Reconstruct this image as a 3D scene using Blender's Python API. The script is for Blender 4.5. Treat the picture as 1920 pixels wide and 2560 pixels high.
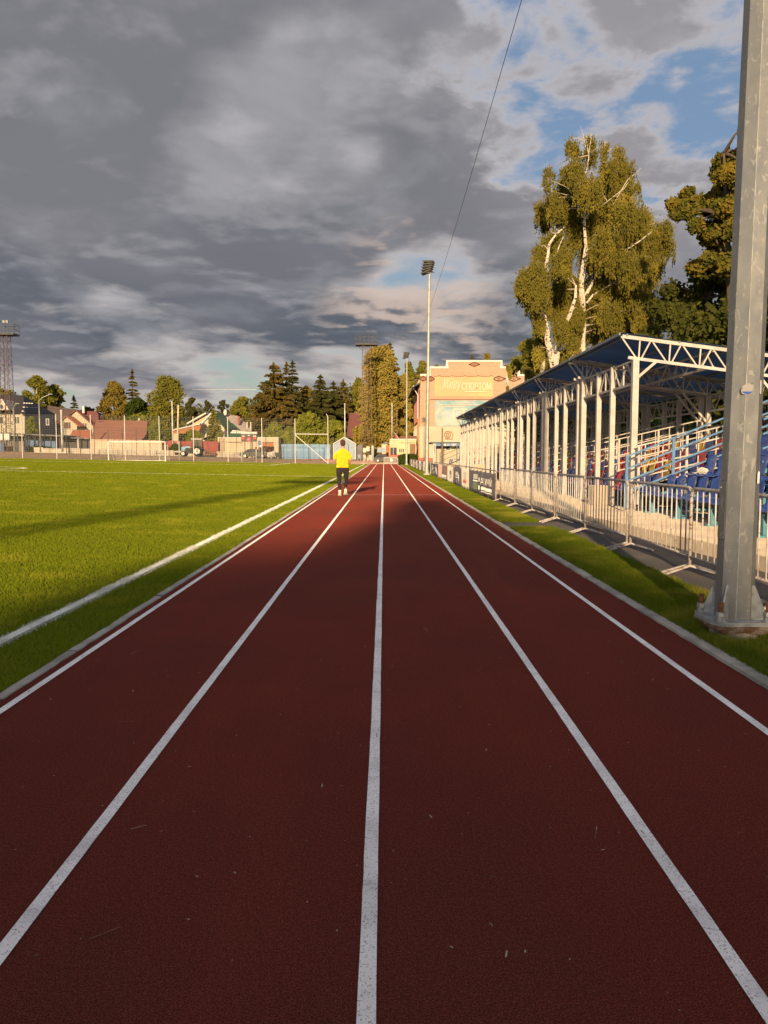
import bpy, math, random
import numpy as np
from mathutils import Vector, Matrix, noise as mnoise
R = math.radians
random.seed(7); RNG = np.random.default_rng(11)
SC = bpy.context.scene
for o in list(bpy.data.objects): bpy.data.objects.remove(o)
COL = SC.collection

# ---------------------------------------------------------------- camera
F = 1923.0; CAMH = 1.30; PITCH = math.atan(143 / F)
cam = bpy.data.cameras.new('camera'); cam_o = bpy.data.objects.new('camera', cam); COL.objects.link(cam_o)
cam.sensor_fit = 'VERTICAL'; cam.sensor_height = 24; cam.lens = 24 * F / 2560
cam.clip_start = .05; cam.clip_end = 3000
cam_o.location = (0, 0, CAMH); cam_o.rotation_euler = (R(90) - PITCH, 0, 0)
SC.camera = cam_o
SC.render.resolution_x = 768; SC.render.resolution_y = 1024

# ---------------------------------------------------------------- light
SUN_EL = R(12.8); SUN_AZ = R(180 + 7.3)          # azimuth clockwise from +Y
sd = Vector((math.sin(SUN_AZ) * math.cos(SUN_EL), math.cos(SUN_AZ) * math.cos(SUN_EL), math.sin(SUN_EL)))
sl = bpy.data.lights.new('sun', 'SUN'); sl.energy = 5.0; sl.angle = R(.75); sl.color = (1.0, .72, .40)
so = bpy.data.objects.new('sun', sl); COL.objects.link(so)
so.rotation_euler = sd.to_track_quat('Z', 'Y').to_euler()
so.location = (-20, -60, 40)
SC.view_settings.view_transform = 'Standard'; SC.view_settings.look = 'None'
SC.view_settings.exposure = 0.58; SC.view_settings.gamma = 1

# ---------------------------------------------------------------- node helpers
class NT:
    def __init__(s, tree): s.t = tree; s.n = tree.nodes; s.l = tree.links
    def node(s, typ, **kw):
        n = s.n.new(typ)
        for k, v in kw.items():
            if k == 'ins':
                for a, b in v.items(): s.set(n, a, b)
            else: setattr(n, k, v)
        return n
    def set(s, n, key, val):
        sock = n.inputs[key]
        if hasattr(val, 'is_output') or isinstance(val, bpy.types.NodeSocket): s.l.new(val, sock)
        elif isinstance(val, (tuple, list)) and len(val) == 3 and sock.type == 'RGBA': sock.default_value = (*val, 1)
        else: sock.default_value = val
    def math(s, op, a, b=None, c=None, clamp=False):
        n = s.n.new('ShaderNodeMath'); n.operation = op; n.use_clamp = clamp
        for i, v in enumerate((a, b, c)):
            if v is not None: s.set(n, i, v)
        return n.outputs[0]
    def vmath(s, op, a, b=None):
        n = s.n.new('ShaderNodeVectorMath'); n.operation = op
        s.set(n, 0, a)
        if b is not None:
            if op == 'SCALE': s.set(n, 'Scale', b)
            else: s.set(n, 1, b)
        return n.outputs['Value'] if op in ('DOT_PRODUCT', 'LENGTH') else n.outputs[0]
    def noise(s, vec, scale, detail=4, rough=.55, dist=0):
        n = s.n.new('ShaderNodeTexNoise'); s.set(n, 'Vector', vec); n.inputs['Scale'].default_value = scale
        n.inputs['Detail'].default_value = detail; n.inputs['Roughness'].default_value = rough; n.inputs['Distortion'].default_value = dist
        return n.outputs[0]
    def ramp(s, v, a, b, lo=0., hi=1., smooth=True):
        n = s.n.new('ShaderNodeMapRange'); s.set(n, 0, v); n.clamp = True
        if smooth: n.interpolation_type = 'SMOOTHSTEP'
        for i, x in zip((1, 2, 3, 4), (a, b, lo, hi)): n.inputs[i].default_value = x
        return n.outputs[0]
    def mix(s, f, a, b, mode='MIX'):
        n = s.n.new('ShaderNodeMix'); n.data_type = 'RGBA'; n.blend_type = mode
        s.set(n, 0, f); s.set(n, 6, a); s.set(n, 7, b); return n.outputs[2]

# ---------------------------------------------------------------- world: sky with broken cloud
W = bpy.data.worlds.new('World'); SC.world = W; W.use_nodes = True
wt = NT(W.node_tree); W.node_tree.nodes.clear()
tc = wt.node('ShaderNodeTexCoord'); D = tc.outputs['Generated']
sky = wt.node('ShaderNodeTexSky', sky_type='NISHITA'); sky.sun_disc = False
sky.sun_elevation = SUN_EL; sky.sun_rotation = SUN_AZ; sky.air_density = 1.2; sky.dust_density = 1.4; sky.ozone_density = 1.5
sep = wt.node('ShaderNodeSeparateXYZ', ins={0: D}); dx, dy, dz = sep.outputs
den = wt.math('ADD', wt.math('MAXIMUM', dz, 0.0), .16)
cmb = wt.node('ShaderNodeCombineXYZ', ins={0: wt.math('DIVIDE', dx, den), 1: wt.math('DIVIDE', dy, den), 2: 0.37})
P = cmb.outputs[0]
def blob(az, el, r0, r1):
    a, e = R(az), R(el)
    v = (math.sin(a) * math.cos(e), math.cos(a) * math.cos(e), math.sin(e))
    return wt.ramp(wt.vmath('DOT_PRODUCT', wt.vmath('NORMALIZE', D), v), math.cos(R(r1)), math.cos(R(r0)))
warp = wt.vmath('ADD', P, wt.vmath('SCALE', wt.node('ShaderNodeTexNoise', ins={'Vector': P, 'Scale': 1.1, 'Detail': 3.}).outputs['Color'], .28))
n_big = wt.noise(warp, .62, 2, .45)
n_mid = wt.noise(warp, 1.5, 6, .50)
n_fin = wt.noise(warp, 4.2, 5, .52)
den_ = wt.math('ADD', wt.math('MULTIPLY', n_mid, .64), wt.math('ADD', wt.math('MULTIPLY', n_big, .30), wt.math('MULTIPLY', n_fin, .24)))
# openings in the deck: high to the right, a slit in the middle, a pale band above the horizon
hole = wt.math('MULTIPLY', blob(23, 28, 6, 21), .235)
n_puf = wt.noise(wt.vmath('ADD', P, (3.1, 1.7, 2.2)), 5.2, 6, .55, .2)
hole = wt.math('ADD', hole, wt.math('MULTIPLY', blob(22, 28, 8, 24), wt.math('MULTIPLY', wt.math('SUBTRACT', .5, n_puf), .95)))
hole = wt.math('ADD', hole, wt.math('MULTIPLY', blob(3.2, 11.5, .2, 6.0), .105))
hole = wt.math('ADD', hole, wt.math('MULTIPLY', wt.ramp(dz, .15, .06), .185))
hole = wt.math('ADD', hole, wt.math('MULTIPLY', blob(24, 6, 3, 12), -.2))
cover = wt.math('SUBTRACT', den_, hole)
mask = wt.ramp(cover, .345, .495)
# cloud shading: thick bellies dark, thin rims and towers pale and warm
P2 = wt.vmath('ADD', warp, (.02, -.05, 0))
n_off = wt.noise(P2, 1.5, 6, .50)
relief = wt.math('SUBTRACT', n_mid, n_off)
thick = wt.ramp(cover, .43, .565)
dark = wt.mix(wt.ramp(n_big, .35, .62), (.088, .102, .128), (.168, .168, .188))
lite = wt.mix(wt.ramp(dz, .02, .5), (.50, .45, .42), (.46, .45, .48))
ccol = wt.mix(thick, lite, dark)
ccol = wt.mix(wt.ramp(relief, .0, .07, 0, .50), ccol, (.33, .325, .345))
ccol = wt.mix(wt.ramp(n_fin, .48, .70, 0, .30), ccol, (.30, .30, .33))
ccol = wt.mix(wt.ramp(n_mid, .50, .34, 0, .55), ccol, (.37, .36, .375))
ccol = wt.mix(wt.math('MULTIPLY', blob(2, 10, 1, 8), wt.ramp(relief, -.01, .04, 0, .55)), ccol, (.66, .50, .40))
ccol = wt.mix(wt.math('MULTIPLY', blob(23, 27, 6, 20), .40), ccol, (.40, .38, .40))
clear = wt.node('ShaderNodeVectorMath', operation='SCALE'); wt.set(clear, 0, sky.outputs[0]); clear.inputs['Scale'].default_value = .085
clr = wt.mix(.62, clear.outputs[0], wt.mix(wt.ramp(dz, .03, .30), (.31, .40, .36), (.17, .26, .43)))
skycol = wt.mix(mask, clr, ccol)
# the cloud round the low sun, behind the camera, is the brightest part of the sky
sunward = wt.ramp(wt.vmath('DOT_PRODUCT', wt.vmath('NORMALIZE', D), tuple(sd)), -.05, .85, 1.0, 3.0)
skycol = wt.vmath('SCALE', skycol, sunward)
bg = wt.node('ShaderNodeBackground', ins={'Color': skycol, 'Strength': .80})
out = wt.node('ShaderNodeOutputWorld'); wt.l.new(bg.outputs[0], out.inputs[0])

# ---------------------------------------------------------------- pixel -> place helpers (photo is 1920 x 2560)
CT, ST = math.cos(PITCH), math.sin(PITCH)
def at(px, py, Y):
    a = (px - 960) / F; b = (1280 - py) / F
    k = Y / (CT + b * ST)
    return Vector((a * k, Y, CAMH + (-ST + b * CT) * k))
def ax(px, Y, py=1120): return at(px, py, Y).x
def az(py, Y): return at(960, py, Y).z
def clamp(x, a, b): return max(a, min(b, x))
def sstep(x, a, b):
    t = clamp((x - a) / (b - a), 0, 1); return t * t * (3 - 2 * t)
def gz(X, Y):
    """height of the land"""
    z = .018 * clamp(-X - 2.6, 0, 70)
    fz = .33 + .0245 * clamp(-X - 1.2, 0, 70)
    z = z + (fz - z) * sstep(Y, 104, 119)
    if X > 9.3: z += 4.2 * sstep(X, 9.6, 21) * (1 - sstep(Y, 70, 100)) + 0
    return z

# ---------------------------------------------------------------- mesh builder
WOFF = {}
class MB:
    def __init__(s): s.v = []; s.f = []
    def add(s, vs, fs):
        n = len(s.v); s.v += [tuple(p) for p in vs]; s.f += [tuple(i + n for i in f) for f in fs]; return s
    def box(s, c, d, rz=0, ry=0, rx=0):
        x, y, z = d[0] / 2, d[1] / 2, d[2] / 2
        m = Matrix.Rotation(rz, 3, 'Z') @ Matrix.Rotation(ry, 3, 'Y') @ Matrix.Rotation(rx, 3, 'X')
        c = Vector(c)
        vs = [c + m @ Vector((a * x, b * y, e * z)) for e in (-1, 1) for b in (-1, 1) for a in (-1, 1)]
        return s.add(vs, [(0, 2, 3, 1), (4, 5, 7, 6), (0, 1, 5, 4), (2, 6, 7, 3), (0, 4, 6, 2), (1, 3, 7, 5)])
    def bb(s, x0, x1, y0, y1, z0, z1): return s.box(((x0 + x1) / 2, (y0 + y1) / 2, (z0 + z1) / 2), (x1 - x0, y1 - y0, z1 - z0))
    def bar(s, p, q, w, h=None):
        """rectangular bar from p to q, w across, h the other way"""
        p, q = Vector(p), Vector(q); h = h or w; d = (q - p)
        if d.length < 1e-6: return s
        d.normalize(); up = Vector((0, 0, 1)) if abs(d.z) < .95 else Vector((0, 1, 0))
        a = d.cross(up).normalized() * w / 2; b = a.cross(d).normalized() * h / 2
        vs = [e + i * a + j * b for e in (p, q) for i, j in ((-1, -1), (1, -1), (1, 1), (-1, 1))]
        return s.add(vs, [(0, 1, 2, 3), (7, 6, 5, 4), (0, 4, 5, 1), (1, 5, 6, 2), (2, 6, 7, 3), (3, 7, 4, 0)])
    def tube(s, pts, rs, n=8, caps=True, sy=1.0):
        pts = [Vector(p) for p in pts]
        if not hasattr(rs, '__len__'): rs = [rs] * len(pts)
        rings = []; prev = None
        for i, p in enumerate(pts):
            d = (pts[min(i + 1, len(pts) - 1)] - pts[max(i - 1, 0)]).normalized()
            if prev is None:
                a = d.cross(Vector((0, 0, 1)) if abs(d.z) < .9 else Vector((0, 1, 0))).normalized()
            else: a = (prev - d * prev.dot(d)).normalized()
            prev = a; b = d.cross(a)
            rings.append([p + (a * math.cos(t) + b * math.sin(t) * sy) * rs[i] for t in [2 * math.pi * (k + .5) / n for k in range(n)]])
        return s.loft(rings, caps)
    def loft(s, rings, caps=True):
        n = len(rings[0]); vs = [p for r in rings for p in r]; fs = []
        for i in range(len(rings) - 1):
            for k in range(n):
                fs.append((i * n + k, i * n + (k + 1) % n, (i + 1) * n + (k + 1) % n, (i + 1) * n + k))
        if caps: fs += [tuple(range(n - 1, -1, -1)), tuple((len(rings) - 1) * n + k for k in range(n))]
        return s.add(vs, fs)
    def ell(s, c, r, nu=12, nv=8):
        c = Vector(c); rings = []
        for j in range(1, nv):
            t = math.pi * j / nv
            rings.append([c + Vector((r[0] * math.sin(t) * math.cos(u), r[1] * math.sin(t) * math.sin(u), -r[2] * math.cos(t))) for u in [2 * math.pi * k / nu for k in range(nu)]])
        n0 = len(s.v); s.loft(rings, False)
        s.v += [tuple(c - Vector((0, 0, r[2]))), tuple(c + Vector((0, 0, r[2])))]; b, t_ = len(s.v) - 2, len(s.v) - 1
        L = (nv - 2) * nu
        for k in range(nu):
            s.f += [(b, n0 + (k + 1) % nu, n0 + k), (t_, n0 + L + k, n0 + L + (k + 1) % nu)]
        return s
    def prism(s, poly, y0, y1):
        """poly of (x,z), extruded from y0 to y1"""
        n = len(poly); vs = [(x, y0, z) for x, z in poly] + [(x, y1, z) for x, z in poly]
        fs = [tuple(range(n - 1, -1, -1)), tuple(range(n, 2 * n))] + [(k, (k + 1) % n, n + (k + 1) % n, n + k) for k in range(n)]
        return s.add(vs, fs)
    def build(s, name, mat, parent=None, smooth=False, local=False, bevel=0):
        m = bpy.data.meshes.new(name); off = Vector((0, 0, 0))
        if parent is not None and not local: off = WOFF.get(parent.name, off)
        m.from_pydata([(x - off.x, y - off.y, z - off.z) for x, y, z in s.v], [], s.f)
        m.materials.append(mat)
        if bevel:
            import bmesh
            b = bmesh.new(); b.from_mesh(m)
            bmesh.ops.recalc_face_normals(b, faces=b.faces)
            bmesh.ops.bevel(b, geom=[e for e in b.edges if len(e.link_faces) == 2 and e.calc_face_angle(0) > .6], offset=bevel, segments=2, affect='EDGES', clamp_overlap=True)
            b.to_mesh(m); b.free()
        else: fixn(m)
        if smooth:
            for p in m.polygons: p.use_smooth = True
        o = bpy.data.objects.new(name, m); COL.objects.link(o)
        if parent is not None: o.parent = parent
        WOFF[o.name] = off.copy()
        return o
def fixn(m):
    import bmesh
    b = bmesh.new(); b.from_mesh(m); bmesh.ops.recalc_face_normals(b, faces=b.faces); b.to_mesh(m); b.free()
def tag(o, label=None, cat=None, group=None, kind=None):
    if label: o['label'] = label
    if cat: o['category'] = cat
    if group: o['group'] = group
    if kind: o['kind'] = kind
    return o
def thing(name, label, cat, loc=(0, 0, 0), rz=0, group=None):
    o = bpy.data.objects.new(name, None); COL.objects.link(o); o.empty_display_size = .2
    o.location = loc; o.rotation_euler = (0, 0, rz); WOFF[o.name] = Vector(loc)
    return tag(o, label, cat, group)
def struct(name, mb, mat, **k): return tag(mb.build(name, mat, **k), kind='structure')
def kids(o): return [c for c in bpy.data.objects if c.parent == o]
def dup(root, loc, rz=0, label=None, group=None):
    r = root.copy(); COL.objects.link(r); r.location = loc; r.rotation_euler = (0, 0, rz)
    if label: r['label'] = label
    if group: r['group'] = group
    for ch in kids(root):
        c = ch.copy(); COL.objects.link(c); c.parent = r
        for g in kids(ch):
            d = g.copy(); COL.objects.link(d); d.parent = c
    return r
def npmesh(name, V, mat, parent=None, per=4, attr=None):
    """fast mesh from an (N*per,3) array of separate faces"""
    off = WOFF.get(parent.name, Vector((0, 0, 0))) if parent is not None else Vector((0, 0, 0))
    V = np.asarray(V, dtype=np.float32) - np.array(off, dtype=np.float32)
    n = len(V); nf = n // per; m = bpy.data.meshes.new(name)
    m.vertices.add(n); m.vertices.foreach_set('co', V.ravel())
    m.loops.add(n); m.loops.foreach_set('vertex_index', np.arange(n, dtype=np.int32))
    m.polygons.add(nf); m.polygons.foreach_set('loop_start', np.arange(0, n, per, dtype=np.int32))
    if attr is not None:
        a = m.attributes.new('rnd', 'FLOAT', 'FACE'); a.data.foreach_set('value', np.asarray(attr, dtype=np.float32))
    m.update(calc_edges=True); m.materials.append(mat)
    o = bpy.data.objects.new(name, m); COL.objects.link(o)
    if parent is not None: o.parent = parent
    WOFF[o.name] = Vector(off)
    return o
def text_mb(txt, size, fn, shear=0, align='LEFT', extrude=0):
    """flat lettering; fn maps the local (x,y) of the text to a place"""
    c = bpy.data.curves.new('t', 'FONT'); c.body = txt; c.size = size; c.shear = shear; c.align_x = align; c.extrude = extrude; c.resolution_u = 3
    o = bpy.data.objects.new('t', c); COL.objects.link(o)
    dg = bpy.context.evaluated_depsgraph_get(); me = bpy.data.meshes.new_from_object(o.evaluated_get(dg))
    mb = MB(); mb.add([fn(v.co.x, v.co.y) for v in me.vertices], [tuple(p.vertices) for p in me.polygons])
    bpy.data.objects.remove(o); bpy.data.curves.remove(c); bpy.data.meshes.remove(me)
    return mb
def remeshed(mb, name, mat, parent, voxel, smooth_it=4, local=False, wrinkle=0):
    o = mb.build(name + '_tmp', mat, parent, local=local)
    md = o.modifiers.new('r', 'REMESH'); md.mode = 'VOXEL'; md.voxel_size = voxel
    sm = o.modifiers.new('s', 'SMOOTH'); sm.iterations = smooth_it; sm.factor = .5
    dg = bpy.context.evaluated_depsgraph_get(); me = bpy.data.meshes.new_from_object(o.evaluated_get(dg))
    bpy.data.objects.remove(o)
    for p in me.polygons: p.use_smooth = True
    if not me.materials: me.materials.append(mat)
    if wrinkle:
        for v in me.vertices:
            q = v.co; w = abs(mnoise.noise((q.x * 7 + q.z * 3, q.y * 7, q.z * 5 + q.x * 6))) + .5 * abs(mnoise.noise((q.x * 16, q.y * 15, q.z * 9 - q.x * 12))); v.co = q + v.normal * (.16 - w) * wrinkle
    n = bpy.data.objects.new(name, me); COL.objects.link(n); n.parent = parent
    WOFF[n.name] = WOFF.get(parent.name, Vector()).copy() if not local else Vector()
    return n
# ---------------------------------------------------------------- materials
MT = {}
def mat(name, col, rough=.7, metal=0, col2=None, scale=4, lo=.4, hi=.65, bump=0, bscale=60, detail=4, coat=0, col3=None, s3=20, t3=.66, stretch=None, spec=.5, trans=0):
    m = bpy.data.materials.new(name); m.use_nodes = True; t = NT(m.node_tree); b = m.node_tree.nodes['Principled BSDF']
    pos = t.node('ShaderNodeNewGeometry').outputs['Position']
    if stretch: pos = t.vmath('MULTIPLY', pos, stretch)
    c = col
    if col2: c = t.mix(t.ramp(t.noise(pos, scale, detail), lo, hi), col, col2)
    if col3: c = t.mix(t.ramp(t.noise(pos, s3, 5, .65), t3, t3 + .03), c, col3)
    t.set(b, 'Base Color', c); b.inputs['Roughness'].default_value = rough; b.inputs['Metallic'].default_value = metal
    b.inputs['Specular IOR Level'].default_value = spec
    if rough >= .69 and not metal: b.inputs['Diffuse Roughness'].default_value = 1.0
    if coat: b.inputs['Coat Weight'].default_value = coat
    if bump:
        bn = t.node('ShaderNodeBump'); bn.inputs['Strength'].default_value = bump; bn.inputs['Distance'].default_value = .02
        t.set(bn, 'Height', t.noise(pos, bscale, 4)); t.l.new(bn.outputs[0], b.inputs['Normal'])
    MT[name] = m; return m
def leafmat(name, c1, c2, c3=None, tr=.3):
    m = bpy.data.materials.new(name); m.use_nodes = True; t = NT(m.node_tree); t.n.clear()
    a = t.node('ShaderNodeAttribute', attribute_name='rnd').outputs['Fac']
    pos = t.node('ShaderNodeNewGeometry').outputs['Position']
    c = t.mix(a, c1, c2)
    if c3: c = t.mix(t.ramp(t.noise(pos, .9, 3), .5, .68), c, c3)
    d = t.node('ShaderNodeBsdfDiffuse', ins={'Color': c, 'Roughness': 1.}); l = t.node('ShaderNodeBsdfTranslucent', ins={'Color': c})
    x = t.node('ShaderNodeMixShader', ins={0: tr}); t.l.new(d.outputs[0], x.inputs[1]); t.l.new(l.outputs[0], x.inputs[2])
    o = t.node('ShaderNodeOutputMaterial'); t.l.new(x.outputs[0], o.inputs[0]); MT[name] = m; return m

# track rubber
m = mat('track_rubber', (.2, .03, .02), .9); t = NT(m.node_tree); b = m.node_tree.nodes['Principled BSDF']
pos = t.node('ShaderNodeNewGeometry').outputs['Position']
c = t.mix(t.ramp(t.noise(pos, .55, 5, .6), .35, .68), (.255, .030, .014), (.172, .021, .012))
c = t.mix(t.ramp(t.noise(t.vmath('MULTIPLY', pos, (6, .35, 1)), 1.0, 4), .5, .8, 0, .35), c, (.12, .028, .022))
c = t.mix(t.ramp(t.noise(t.vmath('ADD', pos, (5., 2., 0)), .22, 4, .6), .42, .62, 0, .7), c, (.125, .028, .017))
c = t.mix(t.ramp(t.noise(t.vmath('MULTIPLY', pos, (1.2, .12, 1)), 1.6, 5, .6), .50, .70, 0, .45), c, (.31, .040, .018))
c = t.mix(t.ramp(t.noise(pos, 230, 3, .75), .36, .64), t.mix(.72, c, (.02, .006, .006)), t.mix(.30, c, (.55, .16, .11)))
c = t.mix(t.ramp(t.noise(pos, 75, 3, .7), .40, .60, 0, .35), c, (.06, .014, .012))
c = t.mix(t.ramp(t.noise(t.vmath('ADD', pos, (9., 9., 0)), 34, 2, .6), .745, .76), c, (.45, .38, .30))
c = t.mix(t.ramp(t.noise(pos, 26, 3, .7), .73, .75), c, (.05, .02, .018))
t.set(b, 'Base Color', c); b.inputs['Specular IOR Level'].default_value = .06
bn = t.node('ShaderNodeBump', ins={'Height': t.noise(pos, 200, 4, .75)}); bn.inputs['Strength'].default_value = 1.0; bn.inputs['Distance'].default_value = .012
t.l.new(bn.outputs[0], b.inputs['Normal'])
# worn white line paint
m = mat('line_paint', (.6, .6, .6), .8); t = NT(m.node_tree); b = m.node_tree.nodes['Principled BSDF']
pos = t.node('ShaderNodeNewGeometry').outputs['Position']
c = t.mix(t.ramp(t.noise(pos, 3, 4), .4, .7), (.80, .77, .75), (.64, .61, .59))
wear = t.math('ADD', t.ramp(t.noise(pos, 150, 4, .8), .565, .61), t.ramp(t.noise(pos, 7, 3), .55, .8, 0, .35), clamp=True)
c = t.mix(wear, c, (.17, .11, .10)); t.set(b, 'Base Color', c)
bn = t.node('ShaderNodeBump', ins={'Height': t.noise(pos, 330, 3, .7)}); bn.inputs['Strength'].default_value = .6; bn.inputs['Distance'].default_value = .004
t.l.new(bn.outputs[0], b.inputs['Normal'])

def turf(name, c1, c2, c3, s1=1.2, bump=1.0):
    m = mat(name, c1, .95, spec=.1); t = NT(m.node_tree); b = m.node_tree.nodes['Principled BSDF']
    pos = t.node('ShaderNodeNewGeometry').outputs['Position']
    c = t.mix(t.ramp(t.noise(pos, s1, 5, .6), .35, .68), c1, c2)
    c = t.mix(t.ramp(t.noise(pos, 45, 4, .7), .42, .62), c, c3)
    t.set(b, 'Base Color', c)
    bn = t.node('ShaderNodeBump', ins={'Height': t.noise(pos, 55, 5, .7)}); bn.inputs['Strength'].default_value = bump; bn.inputs['Distance'].default_value = .06
    t.l.new(bn.outputs[0], b.inputs['Normal']); return m
turf('pitch_turf', (.14, .17, .012), (.17, .19, .015), (.09, .12, .012))
turf('verge_turf', (.06, .095, .014), (.10, .125, .018), (.04, .065, .012))
turf('hill_grass', (.08, .13, .018), (.15, .18, .025), (.05, .08, .012), .5)
mat('dirt', (.20, .13, .085), .95, col2=(.13, .10, .065), scale=.6, bump=.4, bscale=8)
mat('plaza', (.30, .17, .12), .9, col2=(.24, .16, .12), scale=.8, bump=.2)
mat('asphalt', (.055, .050, .050), .9, col2=(.075, .066, .062), scale=1.5, bump=.6, bscale=160, col3=(.11, .10, .095), s3=90, t3=.64)
mat('kerb_concrete', (.36, .33, .29), .9, col2=(.22, .21, .18), scale=3, bump=.6, bscale=70, col3=(.12, .11, .08), s3=14, t3=.68)
mat('plinth_concrete', (.50, .40, .29), .9, col2=(.40, .32, .24), scale=1.2, bump=.5, bscale=50, col3=(.22, .2, .17), s3=9, t3=.69)
mat('footing_concrete', (.40, .36, .30), .95, col2=(.26, .23, .19), scale=9, bump=1, bscale=40, col3=(.10, .065, .04), s3=22, t3=.62)
mat('pitch_paint', (.62, .62, .56), .95, col2=(.42, .46, .36), scale=30, lo=.5, hi=.75)
# galvanised steel with spangle
m = mat('galvanised', (.4, .42, .42), .42, .55); t = NT(m.node_tree); b = m.node_tree.nodes['Principled BSDF']
pos = t.node('ShaderNodeNewGeometry').outputs['Position']
ps = t.vmath('MULTIPLY', pos, (1, 1, .55))
c = t.mix(t.ramp(t.noise(ps, 5, 5, .6), .35, .7), (.185, .195, .200), (.245, .246, .240))
c = t.mix(t.ramp(t.noise(ps, 19, 3, .55, 1.2), .62, .645, 0, .5), c, (.40, .39, .37))
c = t.mix(t.ramp(t.noise(ps, 42, 3, .6, .8), .63, .66, 0, .45), c, (.33, .31, .29))
c = t.mix(t.ramp(t.noise(t.vmath('MULTIPLY', pos, (14, 14, 1.2)), 1, 4), .55, .8, 0, .4), c, (.13, .13, .12))
t.set(b, 'Base Color', c); t.set(b, 'Roughness', t.ramp(t.noise(ps, 12, 4), .3, .7, .38, .62))
mat('galv_bright', (.36, .37, .37), .5, .4, col2=(.24, .25, .25), scale=14)
mat('mast_steel', (.33, .32, .28), .5, .35, col2=(.25, .25, .22), scale=3)
mat('rust', (.17, .06, .025), .9, col2=(.07, .035, .022), scale=40, bump=.5)
mat('rust_ring', (.16, .085, .05), .9, col2=(.26, .22, .18), scale=11, lo=.45, hi=.6, bump=1, bscale=50, col3=(.05, .03, .02), s3=30, t3=.6)
mat('rusty_lattice', (.11, .09, .085), .8, col2=(.12, .05, .035), scale=1.1, lo=.45, hi=.55)
mat('lattice_dark', (.075, .075, .085), .8, col2=(.12, .10, .09), scale=2)
mat('lattice_red', (.20, .13, .085), .85, col2=(.13, .08, .06), scale=1.5)
mat('cream_paint', (.46, .425, .39), .5, col2=(.38, .345, .315), scale=3, col3=(.20, .13, .09), s3=7, t3=.69)
mat('barrier_paint', (.50, .48, .46), .5, col2=(.34, .32, .30), scale=8, col3=(.16, .065, .035), s3=26, t3=.635)
mat('barrier_worn', (.40, .375, .35), .55, col2=(.34, .29, .26), scale=12, col3=(.15, .06, .035), s3=30, t3=.56)
mat('white_paint', (.44, .42, .39), .5, col2=(.62, .6, .56), scale=1)
mat('blue_steel', (.085, .20, .36), .45, col2=(.065, .155, .29), scale=4)
mat('teal_steel', (.06, .21, .28), .5, col2=(.10, .26, .32), scale=6)
mat('dark_steel', (.035, .045, .055), .6)
mat('blue_seat', (.022, .070, .34), .28, col2=(.03, .09, .38), scale=3, coat=.3)
mat('red_seat', (.55, .02, .025), .3, coat=.3)
mat('yellow_seat', (.72, .44, .03), .3, coat=.3)
mat('seat_board', (.07, .08, .09), .7, col2=(.11, .11, .11), scale=5)
mat('canopy_edge', (.16, .175, .19), .4)
mat('banner_dark', (.055, .052, .068), .85, col2=(.075, .07, .085), scale=3)
mat('banner_light', (.44, .42, .38), .9, col2=(.36, .34, .31), scale=3)
mat('banner_pink', (.42, .30, .27), .9, col2=(.35, .25, .23), scale=3)
mat('banner_brown', (.15, .095, .095), .9, col2=(.11, .075, .08), scale=3)
mat('print_white', (.62, .60, .56), .9); mat('print_grey', (.30, .29, .29), .9); mat('print_green', (.09, .13, .07), .9)
mat('print_red', (.36, .05, .04), .9); mat('print_dark', (.07, .07, .07), .9)
mat('skin', (.50, .27, .18), .6); mat('hair', (.075, .032, .016), .8, col2=(.05, .022, .012), scale=60)
mat('yellow_shirt', (.70, .50, .004), .85, col2=(.60, .42, .004), scale=9, bump=.25, bscale=14)
mat('dark_trousers', (.016, .011, .011), .85, col2=(.024, .016, .015), scale=12, bump=.4, bscale=16)
mat('shoe_tan', (.55, .46, .33), .8); mat('sock_white', (.7, .68, .62), .9); mat('shoe_dark', (.06, .05, .045), .8)
mat('glass_dark', (.02, .025, .03), .08, spec=.8); mat('tyre', (.012, .012, .012), .85)
mat('car_dark', (.025, .024, .026), .35, .0, coat=.15, spec=.3); mat('rim_pale', (.52, .50, .46), .5, .1)
mat('tractor_blue', (.12, .30, .42), .4); mat('tractor_dark', (.035, .035, .038), .7); mat('tractor_rust', (.30, .12, .06), .8)
mat('tarp_pale', (.5, .48, .44), .85, col2=(.38, .36, .33), scale=3)
mat('bin_dark', (.05, .05, .048), .6); mat('red_paint', (.42, .035, .03), .5)
mat('fence_blue', (.13, .24, .38), .6, col2=(.17, .29, .42), scale=.9)
mat('fence_red', (.30, .045, .045), .7, col2=(.36, .07, .06), scale=.7)
mat('fence_cream', (.56, .44, .32), .85, col2=(.62, .50, .38), scale=.7)
mat('shed_blue', (.30, .36, .44), .7, col2=(.34, .40, .47), scale=1.5, stretch=(1, 1, 8))
mat('shed_roof', (.035, .075, .075), .6)
mat('wall_lowwhite', (.56, .49, .40), .9, col2=(.46, .40, .33), scale=.8, col3=(.3, .22, .17), s3=2.5, t3=.66)
mat('wall_cream', (.52, .47, .36), .9, col2=(.46, .42, .33), scale=.4)
mat('wall_yellow', (.60, .54, .33), .9, col2=(.54, .48, .30), scale=.5)
mat('wall_white', (.62, .56, .46), .9, col2=(.56, .5, .42), scale=.6)
mat('wall_grey', (.26, .245, .24), .9, col2=(.22, .2, .2), scale=.6)
mat('roof_dark', (.028, .024, .026), .6, col2=(.04, .034, .035), scale=.5)
mat('roof_violet', (.075, .045, .045), .7); mat('roof_maroon', (.16, .035, .04), .7, col2=(.12, .03, .032), scale=2)
mat('roof_brick', (.33, .10, .06), .75, col2=(.26, .08, .05), scale=2, stretch=(1, 1, 5))
mat('roof_brown', (.20, .088, .062), .8, col2=(.165, .072, .052), scale=1, stretch=(.3, 1, 4))
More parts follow.
